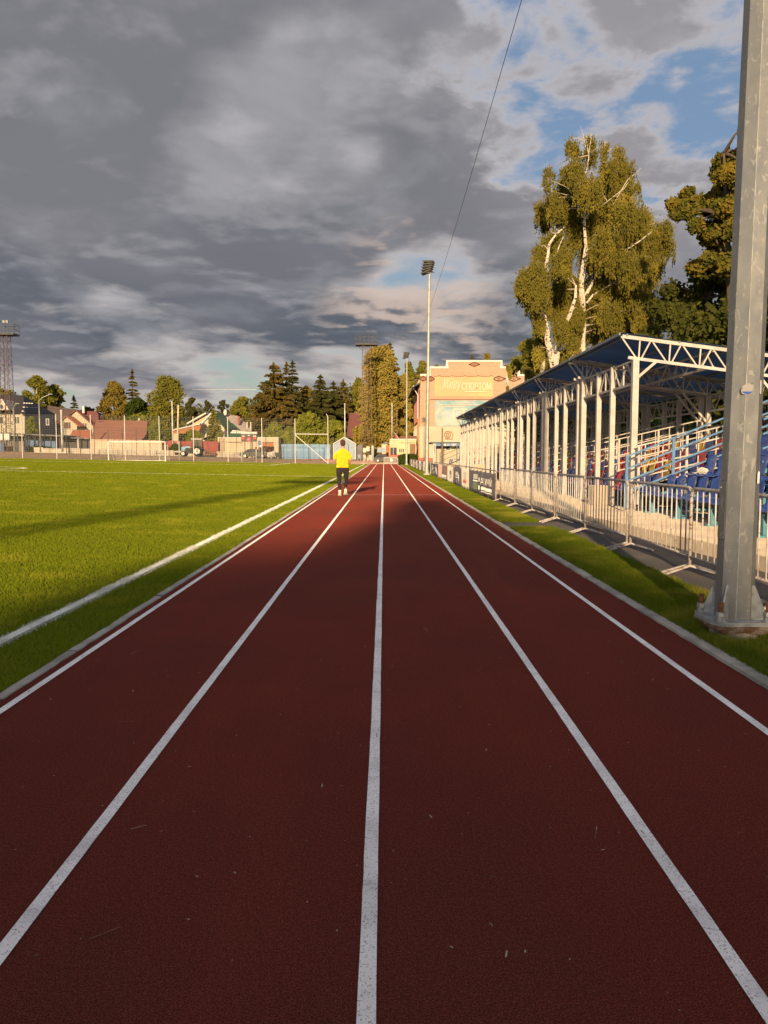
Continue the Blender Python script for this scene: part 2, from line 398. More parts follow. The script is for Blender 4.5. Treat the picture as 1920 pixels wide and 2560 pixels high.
mat('roof_green', (.035, .10, .05), .6); mat('roof_grey', (.30, .25, .23), .7, col2=(.24, .2, .19), scale=1)
mat('wood_orange', (.42, .16, .05), .7, col2=(.34, .12, .04), scale=2, stretch=(6, 1, 1))
mat('window_dark', (.035, .032, .03), .25); mat('trim_white', (.50, .48, .44), .6)
mat('board_grey', (.11, .085, .08), .7); mat('led_red', (.45, .03, .04), .6)
mat('shed_grey', (.19, .18, .18), .8, col2=(.14, .13, .13), scale=.5); mat('blue_panel', (.05, .12, .28), .5)
mat('wire', (.05, .05, .055), .6); mat('net_wire', (.105, .115, .10), .7); mat('fence_green', (.04, .16, .06), .6)
mat('bark_dark', (.07, .052, .038), .95, col2=(.11, .085, .06), scale=4, bump=.8, bscale=10)
mat('birch_bark', (.60, .54, .46), .8, col2=(.46, .40, .33), scale=2, col3=(.045, .035, .028), s3=2.3, t3=.555, stretch=(2.4, 2.4, 3.2), bump=.5)
mat('birch_twig', (.42, .36, .28), .85)
mat('brick_pattern', (.30, .13, .07), .9)
# yellow brick
m = mat('yellow_brick', (.6, .38, .2), .9); t = NT(m.node_tree); b = m.node_tree.nodes['Principled BSDF']
pos = t.node('ShaderNodeNewGeometry').outputs['Position']
sp = t.node('ShaderNodeSeparateXYZ', ins={0: pos}); cb = t.node('ShaderNodeCombineXYZ', ins={0: t.math('ADD', sp.outputs[0], sp.outputs[1]), 1: sp.outputs[2], 2: 0.})
br = t.node('ShaderNodeTexBrick', ins={'Vector': cb.outputs[0], 'Color1': (.48, .35, .245), 'Color2': (.42, .29, .195), 'Mortar': (.44, .34, .25)})
br.inputs['Scale'].default_value = 1; br.inputs['Brick Width'].default_value = .52; br.inputs['Row Height'].default_value = .18; br.inputs['Mortar Size'].default_value = .02
c = t.mix(t.ramp(t.noise(pos, .35, 5, .6), .42, .7, 0, .45), br.outputs[0], (.54, .39, .25))
c = t.mix(t.ramp(t.noise(t.vmath('MULTIPLY', pos, (1, 1, .12)), 1.2, 4), .58, .78, 0, .35), c, (.40, .20, .10)); t.set(b, 'Base Color', c)
# hanging sheet adverts on the hall
mat('advert_orange', (.55, .39, .22), .8, col2=(.56, .45, .22), scale=.3, bump=.3, bscale=1.5)
mat('advert_teal', (.22, .38, .42), .8, col2=(.42, .48, .50), scale=.35, bump=.3, bscale=1.5)
mat('print_cream', (.64, .58, .44), .9); mat('print_pale', (.58, .56, .48), .9)
mat('awning_blue', (.10, .19, .36), .6, col2=(.45, .46, .47), scale=1.5, lo=.45, hi=.5, stretch=(3, 3, .2))
mat('side_pink', (.34, .14, .12), .8); mat('pipe_orange', (.45, .16, .04), .6); mat('gutter_white', (.5, .52, .52), .5)
leafmat('leaf_birch', (.215, .185, .034), (.12, .112, .025), (.29, .235, .042))
leafmat('leaf_maple', (.175, .150, .026), (.06, .075, .018), (.24, .175, .028))
leafmat('leaf_dark', (.095, .098, .022), (.048, .056, .014))
leafmat('leaf_linden', (.36, .28, .06), (.22, .185, .045), (.42, .30, .07))
leafmat('leaf_golden', (.27, .195, .042), (.16, .13, .03), (.26, .20, .035))
leafmat('leaf_green', (.215, .20, .034), (.125, .130, .026), (.28, .235, .04))
leafmat('leaf_bush', (0.232, 0.246, 0.041), (0.145, 0.167, 0.026), (0.304, 0.290, 0.051))
leafmat('leaf_spruce', (.155, .112, .030), (.07, .066, .020), (.20, .125, .034))
leafmat('leaf_spruce_dark', (.095, .090, .026), (.050, .055, .020))
leafmat('leaf_hedge', (0.069, 0.094, 0.018), (0.037, 0.056, 0.013))
leafmat('leaf_far', (.12, .115, .03), (.07, .072, .02))
leafmat('blade_pitch', (.232, .275, .016), (.165, .21, .014), (.285, .300, .024), .3)
leafmat('blade_verge', (.175, .215, .015), (.085, .12, .012), (.27, .26, .035), .3)

# blue translucent roof sheet
m = mat('canopy_sheet', (.02, .05, .13), .18); t = NT(m.node_tree); b = m.node_tree.nodes['Principled BSDF']
pos = t.node('ShaderNodeNewGeometry').outputs['Position']
c = t.mix(t.ramp(t.noise(t.vmath('MULTIPLY', pos, (1, 1, 1)), .9, 4), .35, .7), (.05, .085, .15), (.10, .15, .23)); t.set(b, 'Base Color', c)
tr_ = t.node('ShaderNodeBsdfTranslucent', ins={'Color': t.mix(.25, c, (.30, .46, .66))}); x = t.node('ShaderNodeMixShader', ins={0: .80})
t.l.new(b.outputs[0], x.inputs[1]); t.l.new(tr_.outputs[0], x.inputs[2]); t.l.new(x.outputs[0], m.node_tree.nodes['Material Output'].inputs[0])
mat('litter', (.34, .26, .18), .9, col2=(.14, .08, .045), scale=2, lo=.45, hi=.5)
# ---------------------------------------------------------------- the land
def sheet(name, xs, ys, zf, mt):
    vs = [(x, y, zf(x, y)) for y in ys for x in xs]; n = len(xs)
    fs = [(j * n + i, j * n + i + 1, (j + 1) * n + i + 1, (j + 1) * n + i) for j in range(len(ys) - 1) for i in range(n - 1)]
    return struct(name, MB().add(vs, fs), MT[mt], smooth=True)
def lin(a, b, n): return [a + (b - a) * i / n for i in range(n + 1)]
gx = [-900, -400, -200, -120] + lin(-80, -4, 19) + [-2.6, -1.2, 0, 4, 9.3, 9.6] + lin(10.5, 24, 10) + [40, 90, 200, 400, 900]
gy = [-300, -120, -60, -20, 0, 20, 40, 60, 75, 85, 92, 98, 103, 104] + lin(105, 120, 10) + [135, 160, 220, 400, 900, 2400]
sheet('ground', gx, gy, lambda x, y: gz(x, y) - .03, 'dirt')
sheet('pitch', [-66, -45, -24, -12, -6, -2.6, -2.087], lin(-8, 103.5, 20), lambda x, y: gz(x, y) - .006, 'pitch_turf')
sheet('plaza_paving', [-9, -5, -2.6, -1.2, 0, 3, 6, 9], lin(109.2, 150, 24), lambda x, y: gz(x, y) - .004, 'plaza')
hx = lin(9.45, 26, 22) + [40, 70]
sheet('hillside', hx, lin(-6, 100, 30), lambda x, y: gz(x, y) + .03 + .12 * mnoise.noise((x * .5, y * .5, 0)), 'hill_grass')
def jag(name, x0, x1, y0, y1, z, mt, amp=.006, step=.12, tri=None):
    n = int((y1 - y0) / step) if y1 - y0 < 40 else int((y1 - y0) / .5); vs = []; fs = []
    for i in range(n + 1):
        y = y0 + (y1 - y0) * i / n
        a = amp * mnoise.noise((y * 1.7, x0 * 9, 3)) + amp * .6 * mnoise.noise((y * 9, x0 * 5, 1)); b = amp * mnoise.noise((y * 1.7, x1 * 9, 7)) + amp * .6 * mnoise.noise((y * 9, x1 * 5, 5))
        vs += [(x0 + a, y, z), (x1 + b, y, z)]
    for i in range(n): fs.append((2 * i, 2 * i + 1, 2 * i + 3, 2 * i + 2))
    return MB().add(vs, fs)
struct('track', jag('t', -2.04, 2.135, -8, 108.7, 0, 'x', .012, .1), MT['track_rubber'])
mb = MB()
for x in (-1.946, -.998, -.041, .897, 1.80):
    w = .0225
    q = jag('l', x - w, x + w, -6, 26, .004, 'x', .0022, .1); mb.add(q.v, q.f)
    q = jag('l', x - w, x + w, 26, 108.6, .004, 'x', .003, .5); mb.add(q.v, q.f)
mb.add([(-1.92, 24.98, .0045), (1.79, 24.98, .0045), (1.79, 25.01, .0045), (-1.92, 25.01, .0045)], [(0, 1, 2, 3)])
mb.add([(-1.92, 102.5, .0045), (1.79, 102.5, .0045), (1.79, 102.6, .0045), (-1.92, 102.6, .0045)], [(0, 1, 2, 3)])
struct('track_line_markings', mb, MT['line_paint'])
def kerb(name, x0, x1, zt, y0, y1):
    mb = MB(); y = y0
    while y < y1:
        j = random.uniform(-.006, .006); z = zt + random.uniform(-.004, .004); L = 1.0
        n = 9 if y < 22 else 2; vs = []; fs = []
        for i in range(n + 1):
            yy = y + (L - .008) * i / n
            e0 = j + .010 * mnoise.noise((yy * 6, x0, 0)); e1 = j + .010 * mnoise.noise((yy * 7, x1, 4))
            vs += [(x0 + e0, yy, -.03), (x0 + e0, yy, z - .004), (x0 + e0 + .008, yy, z), (x1 + e1 - .008, yy, z), (x1 + e1, yy, z - .004), (x1 + e1, yy, -.03)]
        for i in range(n):
            for k in range(5): fs.append((i * 6 + k, i * 6 + k + 1, (i + 1) * 6 + k + 1, (i + 1) * 6 + k))
        mb.add(vs, fs); y += L
    return struct(name, mb, MT['kerb_concrete'])
kerb('kerb', -2.10, -2.034, .012, -6, 108); kerb('kerb', 2.128, 2.226, .022, -6, 108)
struct('kerb', MB().bb(-8, 3.2, 108.75, 109.15, -.1, .16), MT['plinth_concrete'])
# verge, paths
vm = MB()
for y0, y1 in ((-6, 13.45), (14.75, 25.1), (25.55, 97)): vm.bb(2.226, 2.95, y0, y1, -.05, .012)
struct('grass_verge', vm, MT['verge_turf'])
struct('path', jag('p', 2.2, 4.4, -6, 106, 0.0, 'x', .03), MT['asphalt'])
# plinth the stand stands on
pl = [(4.40, -6), (4.30, 6), (4.2, 9.65), (4.02, 11.6), (3.80, 13.9), (3.74, 17), (3.72, 25), (3.72, 56)]
vs = []; fs = []
for x, y in pl: vs += [(x, y, -.05), (x, y, .17), (x + .02, y, .185), (9.46, y, .185), (9.46, y, -.05)]
for i in range(len(pl) - 1):
    for k in range(4): fs.append((i * 5 + k, i * 5 + k + 1, (i + 1) * 5 + k + 1, (i + 1) * 5 + k))
L = (len(pl) - 1) * 5; fs.append((L, L + 1, L + 2, L + 3, L + 4))
struct('stand_plinth', MB().add(vs, fs), MT['plinth_concrete'])
# pitch markings
mb = MB()
def pline(p, q, w=.11, n=12):
    p, q = Vector(p), Vector(q); d = (q - p).normalized(); s_ = Vector((-d.y, d.x)) * w / 2; vs = []; fs = []
    for i in range(n + 1):
        c = p + (q - p) * i / n
        for e in (c - s_, c + s_): vs.append((e.x, e.y, gz(e.x, e.y) + .012))
    for i in range(n): fs.append((2 * i, 2 * i + 1, 2 * i + 3, 2 * i + 2))
    mb.add(vs, fs)
TX = -2.66
pline((TX, -6), (TX, 104), .075, 40); pline((TX, 45.5), (-63, 45.5), .12)
pline((TX, 103), (-63, 101), .14); pline((-12.3, 83), (-54, 83), .16); pline((-12.3, 83), (-12.3, 101), .14)
prev = None
for i in range(61):
    a = 2 * math.pi * i / 60; c = (-31.6 + 7.6 * math.cos(a), 50.6 + 5.4 * math.sin(a))
    if prev: pline(prev, c, .13, 1)
    prev = c
struct('pitch_line_markings', mb, MT['pitch_paint'])
# ---------------------------------------------------------------- grass blades; they stand upright and so catch the low sun
LINES = [((TX, -6), (TX, 104), .056), ((TX, 45.5), (-63, 45.5), .10), ((TX, 103), (-63, 101), .16), ((-12.3, 83), (-54, 83), .20), ((-12.3, 83), (-12.3, 101), .12)]
def near_line(x, y):
    k = np.zeros(len(x), bool)
    for (x0, y0), (x1, y1), w in LINES:
        d = np.array([x1 - x0, y1 - y0]); L = np.hypot(*d); d = d / L; px_, py_ = x - x0, y - y0; u = px_ * d[0] + py_ * d[1]; v = np.abs(px_ * -d[1] + py_ * d[0])
        k |= (v < w) & (u > 0) & (u < L)
    r = np.hypot((x + 31.6) / 7.6, (y - 50.6) / 5.4); k |= np.abs(r - 1) < .022
    return k
def blades(name, x, y, hmin, hmax, w0, mt, zf, label, lean=.6, wy=.00055):
    n = len(x); tuft = np.sin(x * 7.1 + 2 * np.sin(y * 3.3)) * np.sin(y * 5.7 + x * 2) * .5 + .5
    h = (hmin + (hmax - hmin) * RNG.uniform(0, 1, n) ** 1.5) * (.75 + .5 * tuft); a = RNG.uniform(0, 2 * np.pi, n)
    z = zf(x, y); ca, sa = np.cos(a), np.sin(a); l = RNG.uniform(-1, 1, (n, 2)) * lean * h[:, None]
    w = w0 + wy * np.maximum(y - 3, 0)
    V = np.zeros((n, 3, 3)); V[:, 0] = np.stack([x - ca * w, y - sa * w, z], 1); V[:, 1] = np.stack([x + ca * w, y + sa * w, z], 1)
    V[:, 2] = np.stack([x + l[:, 0], y + l[:, 1], z + h], 1)
    patch = .5 + .22 * np.sin(x * .9 + 1.3 * np.sin(y * .41)) * np.sin(y * .63 + x * .2) + .2 * np.sin(x * .23 + y * .11)
    o = npmesh(name, V.reshape(-1, 3), MT[mt], per=3, attr=np.clip(RNG.uniform(0, 1, n) * .6 + patch * .4, 0, 1))
    return tag(o, label, 'grass', kind='stuff')
def scatter(n, ya, yb, xl, xr, k0=.0035, k1=.00055):
    """more plants near the viewer; xl, xr give the strip at each distance"""
    u = RNG.uniform(0, 1, n); A = math.log(k0 + k1 * (ya - 3)); B = math.log(k0 + k1 * (yb - 3)); y = 3 + (np.exp(A + (B - A) * u) - k0) / k1
    a, b = xl(y), xr(y); return a + (b - a) * RNG.uniform(0, 1, n), y
pz = lambda x, y: .018 * np.maximum(-x - 2.6, 0) - .006
x, y = scatter(860000, 2.2, 103.4, lambda y: -.60 * y - 3.2, lambda y: -2.095 + 0 * y); k = near_line(x, y)
blades('turf_blades', x[~k], y[~k], .014, .034, .0030, 'blade_pitch', pz, 'short green turf covering the football pitch')
blades('painted_turf_blades', x[k], y[k], .014, .032, .0036, 'pitch_paint', pz, 'white painted turf of the pitch lines')
x, y = scatter(60000, 3.02, 60, lambda y: TX + 0 * y, lambda y: TX + 0 * y); x = x + np.clip(RNG.normal(0, .032, len(x)), -.075, .075)
blades('touchline_blades', x, y, .012, .030, .0034, 'pitch_paint', pz, 'white painted turf of the near touchline')
x, y = scatter(330000, 3.02, 97, lambda y: 2.205 + 0 * y, lambda y: 2.985 + 0 * y, .003, .0005)
k = ((y < 13.45) | (y > 14.75)) & ((y < 25.1) | (y > 25.55)) & (((x - 2.50) ** 2 + (y - 5.43) ** 2 > .17 ** 2) & ~((x > 2.33) & (y > 5.05) & (y < 5.4) & (RNG.uniform(0, 1, len(x)) < .75)))
blades('verge_blades', x[k], y[k], .025, .070, .0028, 'blade_verge', lambda x, y: x * 0 + .01, 'longer green grass on the verge beside the track kerb', .9, .0004)
# bits of twig, grit and dry leaf blown onto the lanes
RNG2 = np.random.default_rng(21); V_ = []
for i in range(230):
    y = 1.9 + 16 * RNG2.uniform() ** 1.6; x = RNG2.uniform(-1.95, 2.1) if i % 3 else RNG2.choice([-1.99, 2.05]) + RNG2.normal(0, .05); a = RNG2.uniform(0, 6.28); L = RNG2.uniform(.003, .010) if i % 5 else RNG2.uniform(.02, .05); w = .0022 if i % 5 else .0013
    c, s_ = math.cos(a), math.sin(a)
    V_ += [(x - c * L - s_ * w, y - s_ * L + c * w, .006), (x - c * L + s_ * w, y - s_ * L - c * w, .006), (x + c * L + s_ * w, y + s_ * L - c * w, .008 + .004 * (i % 2)), (x + c * L - s_ * w, y + s_ * L + c * w, .008 + .004 * (i % 2))]
o = npmesh('track_litter', np.array(V_), MT['litter'], per=4); tag(o, 'scattered grit, dry leaf bits and twigs on the track', 'litter', kind='stuff')
# ---------------------------------------------------------------- floodlight masts
def octo(c, r, z, rot=R(22.5), n=8): return [Vector((c[0] + r * math.cos(rot + 2 * math.pi * k / n), c[1] + r * math.sin(rot + 2 * math.pi * k / n), z)) for k in range(n)]
def mast(loc, label, near=False, H=13.0, lean=(0, 0), rotz=0):
    t = thing('floodlight_mast', label, 'floodlight mast', loc, 0, 'masts along the stand side of the track'); x, y, z = loc
    mp = MT['galvanised'] if near else MT['mast_steel']; zb = .147 if near else .12
    mb = MB().loft([octo((x, y), .165, z - .1, n=20), octo((x, y), .160, z + zb - .085, n=20), octo((x, y), .150, z + zb - .06, n=20)])
    mb.build('footing', MT['footing_concrete'], t, smooth=False)
    r0, r1 = (.130, .070) if near else (.137, .060)
    L = lambda k: (x + lean[0] * k * H, y + lean[1] * k * H)
    mb = MB().loft([octo(L(k), r0 + (r1 - r0) * k, z + zb + H * k, rot=R(22.5) + rotz) for k in (0, .1, .25, .5, .75, 1)])
    pole = mb.build('pole', mp, t)
    b = .218; zt = z + zb
    mb = MB().loft([[Vector((x + sx, y + sy, zz)) for sx, sy in ((-b + .07, -b), (b - .07, -b), (b, -b + .07), (b, b - .07), (b - .07, b), (-b + .07, b), (-b, b - .07), (-b, -b + .07))] for zz in (zt - .028, zt)])
    mb.build('base_plate', MT['galv_bright'], t)
    mb = MB().loft([[Vector((x + sx * .93, y + sy * .93, zz)) for sx, sy in ((-b, -b), (b, -b), (b, b), (-b, b))] for zz in (zt - .052, zt - .030)])
    mb.loft([[Vector((x + sx * s, y + sy * s, zz)) for sx, sy in ((-b, -b), (b, -b), (b, b), (-b, b))] for s, zz in ((.66, zt - .10), (.88, zt - .054))])
    mb.build('anchor_ring', MT['rust_ring'] if near else MT['mast_steel'], t)
    for k in range(8 if near else 4):
        a = (2 * math.pi * k / 8 + R(22.5) + R(22.5)) if near else (math.pi / 2 * k + R(45)); u = Vector((math.cos(a), math.sin(a), 0)); s = Vector((-u.y, u.x, 0)) * .006
        if near and k % 2: continue
        p0 = Vector((x, y, zt)) + u * (r0 * .93); top = p0 + Vector((0, 0, .24)) - u * .004; out = p0 + u * .105; o2 = out + Vector((0, 0, .03)); t2 = top + u * .02
        MB().loft([[p0 - u * .01 + e * s, out + e * s, o2 + e * s, t2 + e * s, top + e * s] for e in (-1, 1)]).build('gusset', MT['galv_bright'], t)
    for sx, sy in ((-1, -1), (1, -1), (1, 1), (-1, 1)):
        c = Vector((x + sx * .165, y + sy * .165, 0))
        nut = MB()
        for zz in (.0, .034): nut.loft([octo(c, .031, zt + zz, n=6, rot=.4 + zz * 9), octo(c, .031, zt + zz + .031, n=6, rot=.4 + zz * 9)])
        nut.loft([octo(c, .043, zt, n=14), octo(c, .043, zt + .006, n=14)])
        bo = MB().loft([octo(c, .018, zt + .03, n=10), octo(c, .018, zt + .135, n=10)]).build('anchor_bolt', MT['rust'], t, smooth=False)
        nut.build('nut', MT['galv_bright'], bo)
    # lamp head: a stack of tilted floodlights
    zc = z + zb + H; hx, hy = L(1)
    MB().bar((hx, hy, zc - .1), (hx, hy, zc + .75), .07).bar((hx - .3, hy, zc + .1), (hx + .3, hy, zc + .1), .05).build('head_bracket', MT['lattice_dark'], t)
    for k in range(5):
        cx = hx - .16 + .03 * k; zz = zc + .10 + k * .155
        m = Matrix.Rotation(R(-20), 3, 'Z') @ Matrix.Rotation(R(-16 + 5 * k), 3, 'Y') @ Matrix.Rotation(R(-8), 3, 'X')
        ring = lambda w, d, h: [Vector((cx, hy + .05, zz)) + m @ Vector((a * w, b_ * d, h)) for a, b_ in ((-1, -1), (1, -1), (1, 1), (-1, 1))]
        fl = MB().loft([ring(.33, .22, .0), ring(.35, .24, .035), ring(.25, .16, .075)]).build('floodlight', MT['lattice_dark'], t)
        MB().loft([ring(.315, .20, -.012), ring(.315, .20, -.002)]).build('lamp_glass', MT['galv_bright'], fl)
    return t
PX, PY = 2.50, 5.43
big = mast((PX, PY, 0), 'nearest mast, a thick galvanised eight-sided post on a bolted base plate in the verge', True, 13.2, (.0115, 0), R(4))
mast((2.66, 48, 0), 'tall thin pale mast with stacked floodlights standing beside the banners', False, 12.2, (.009, 0))
mast((2.80, 96, 0), 'farthest and smallest mast, by the green hedge at the far end of the track', False, 13.0, (.002, 0))
sv = []
for k in (0, .2, .4, .6, .8, 1):
    a_ = R(4) + R(22.5) + R(45) * 5; rr_ = .130 + (.070 - .130) * k - .0005; sv.append((PX + .0115 * k * 13.2 + rr_ * math.cos(a_), PY + rr_ * math.sin(a_), .15 + 13.2 * k))
MB().tube(sv, .0032, 6).build('weld_seam', MT['galv_bright'], big)
# access door, stickers, nameplate on the near post
def polepos(face, u, zz, off=.003):
    """point on one flat of the near post: face index, sideways u, height zz"""
    zb = .147; k = (zz - zb) / 13.2; r = (.130 + (.070 - .130) * k) * math.cos(math.pi / 8) + off
    a = R(4) + R(22.5) + R(22.5) + face * R(45); c = Vector((PX + .0115 * k * 13.2, PY, zz)); n = Vector((math.cos(a), math.sin(a), 0)); s = Vector((-n.y, n.x, 0))
    return c + n * r + s * u
# faces looking to the camera: 4 -> (-y,-x), 5 -> -y
dm = MB(); Z0, Z1 = .70, 1.12
def pp(face, poly, off): return [polepos(face, u, z_, off) for u, z_ in poly]
def rrect(u0, u1, z0, z1, r):
    o = []
    for cx, cz, a0 in ((u1 - r, z1 - r, 0), (u0 + r, z1 - r, 90), (u0 + r, z0 + r, 180), (u1 - r, z0 + r, 270)):
        o += [(cx + r * math.cos(R(a0 + j * 30)), cz + r * math.sin(R(a0 + j * 30))) for j in range(4)]
    return o
FACE_L, FACE_F = 3, 4
dm.loft([pp(FACE_L, rrect(-.046, .052, Z0, Z1, .02), o) for o in (.001, .004)])
dr = dm.build('access_door', MT['dark_steel'], big)
MB().loft([pp(FACE_L, rrect(-.043, .049, Z0 + .004, Z1 - .004, .018), o) for o in (.003, .0065)]).build('door_panel', MT['galvanised'], dr)
MB().ell(polepos(FACE_L, -.02, 1.07, .008), (.008, .008, .008), 8, 6).build('door_bolt', MT['galv_bright'], dr)
def sticker(face, poly, mt, off=.004, name='sticker', par=None):
    return MB().loft([pp(face, poly, off - .0015), pp(face, poly, off)]).build(name, MT[mt], par or big)
zs = at(1882, 975, 5.40).z
ov = [(.045 * math.cos(R(a)) * (1 + .06 * math.sin(a)), zs + .036 * math.sin(R(a)) + .012 * math.cos(R(a))) for a in range(0, 360, 20)]
st = sticker(5, [(u - .042, z_) for u, z_ in ov], 'print_grey')
sticker(5, [(-.042 + .036 * math.cos(R(a)), zs - .014 + .020 * math.sin(R(a))) for a in range(190, 352, 16)], 'blue_seat', .0055, 'sticker_print', st)
sticker(5, [(-.085, zs + .0), (-.075, zs + .012), (-.079, zs - .006)], 'print_dark', .0055, 'sticker_print', st)
sticker(5, [(-.020, zs + .034), (-.006, zs + .046), (-.008, zs + .030)], 'print_dark', .0055, 'sticker_print', st)
sticker(6, [(-.048, zs - .03), (-.016, zs - .035), (-.012, zs + .03), (-.018, zs + .062), (-.050, zs + .058)], 'print_grey')
zp = at(1905, 1192, 5.40).z
tag(sticker(6, [(-.040, zp - .045), (.0, zp - .043), (.002, zp + .03), (-.02, zp + .042), (-.042, zp + .025)], 'print_white', .012, 'paper_tag'), 'torn white paper tag on the edge of the post')

# overhead cable, mast to mast
cp = []
for a, b in (((2.7, -40, 9.6), (2.42, 5.8, 9.6)), ((2.42, 5.8, 9.6), (3.06, 48, 11.0)), ((3.06, 48, 11.0), (2.9, 96, 12.6))):
    for i in range(24):
        k = i / 24; p = Vector(a).lerp(Vector(b), k); p.z -= 4 * k * (1 - k) * .25; cp.append(p)
tag(MB().tube(cp + [Vector((2.9, 96, 12.6))], .007, 5).build('overhead_cable', MT['wire']), 'thin dark overhead cable slanting down across the sky to the far masts', 'cable')

# ---------------------------------------------------------------- crowd barriers
BL = 2.08
def make_barrier(label):
    t = thing('crowd_barrier', label, 'crowd barrier', (0, 0, 0), 0, 'white crowd barriers along the path')
    pts = [(0, .03, .10), (0, .03, .84)] + [(0, .03 + .10 * (1 - math.cos(R(a))), .84 + .10 * math.sin(R(a))) for a in (22, 45, 68)] + [(0, .13, .94)]
    o = [(0, BL - y, z) for _, y, z in pts[::-1]]
    MB().tube(pts + o, .019, 8).build('frame', MT['barrier_worn'], t, smooth=True, local=True)
    MB().tube([(0, .03, .20), (0, BL - .03, .20)], .014, 8).build('bottom_rail', MT['barrier_worn'], t, smooth=True, local=True)
    b0 = None; nb = 13
    for k in range(nb):
        y = .03 + (BL - .06) * (k + 1) / (nb + 1); zt = .93 if .13 < y < BL - .13 else .90
        if b0 is None: b0 = MB().tube([(0, 0, .205), (0, 0, .93)], .0085, 6).build('bar', MT['barrier_paint'], t, smooth=True, local=True); b0.location = (0, y, 0)
        else: c = b0.copy(); COL.objects.link(c); c.parent = t; c.location = (0, y, 0)
    for y in (.03, BL - .03):
        s = .035 if y < 1 else -.035
        MB().bar((-.30, y + s, .012), (0, y, .105), .035, .022).bar((.30, y + s, .012), (0, y, .105), .035, .022).build('foot', MT['barrier_worn'], t, local=True)
    return t
bar0 = None
bys = [4.1, 6.22, 8.34, 10.46, 12.6, 14.74, 16.9, 19.02]
bl = ['crowd barrier partly hidden behind the thick galvanised post, off its right side', 'crowd barrier ending just left of the thick galvanised post', 'second barrier to the left of the thick galvanised post, before the blue seats',
      'third barrier left of the thick galvanised post, below the nearest canopy posts', 'fourth barrier left of the thick galvanised post', 'fifth barrier left of the thick galvanised post', 'sixth barrier left of the thick post, next but one to the banners', 'last bare barrier, touching the dark banner with lettering']
for i, y in enumerate(bys):
    x = 3.36 - .012 * max(0, y - 8) * .9; rz = R(.7 if i % 2 else -.4) + math.atan(.011)
    if bar0 is None: bar0 = make_barrier(bl[0]); bar0.location = (x, y, 0); bar0.rotation_euler.z = rz
    else: dup(bar0, (x, y, 0), rz, bl[i])

# ---------------------------------------------------------------- banners tied over the barriers further on
kinds = ['dark_t', 'dark_g', 'light_r', 'dark_b', 'light_e', 'brown', 'pink', 'dark_b', 'dark_g', 'light_e', 'dark_b', 'light_r', 'dark_g', 'light_e', 'dark_b', 'light_r', 'dark_g', 'pink', 'dark_b', 'light_e', 'dark_g']
kw = {'dark_t': 'dark banner with large white lettering over two bars', 'dark_g': 'dark banner with pale square and green panel', 'light_r': 'pale banner with square symbols and a red block',
      'dark_b': 'dark banner with grey square and white stripe', 'light_e': 'pale banner with a green oval emblem', 'brown': 'brownish banner with a white strip along its foot', 'pink': 'plain pinkish banner'}
mk = {'dark_t': 'banner_dark', 'dark_g': 'banner_dark', 'light_r': 'banner_light', 'dark_b': 'banner_dark', 'light_e': 'banner_light', 'brown': 'banner_brown', 'pink': 'banner_pink'}
ordn = ['nearest', 'second', 'third', 'fourth', 'fifth', 'sixth', 'seventh', 'eighth', 'ninth', 'tenth', 'eleventh', 'twelfth', 'thirteenth', 'fourteenth', 'fifteenth', 'sixteenth', 'seventeenth', 'eighteenth', 'nineteenth', 'twentieth', 'farthest']
bx = lambda y: 3.10 - .003 * (y - 21) * 1.0
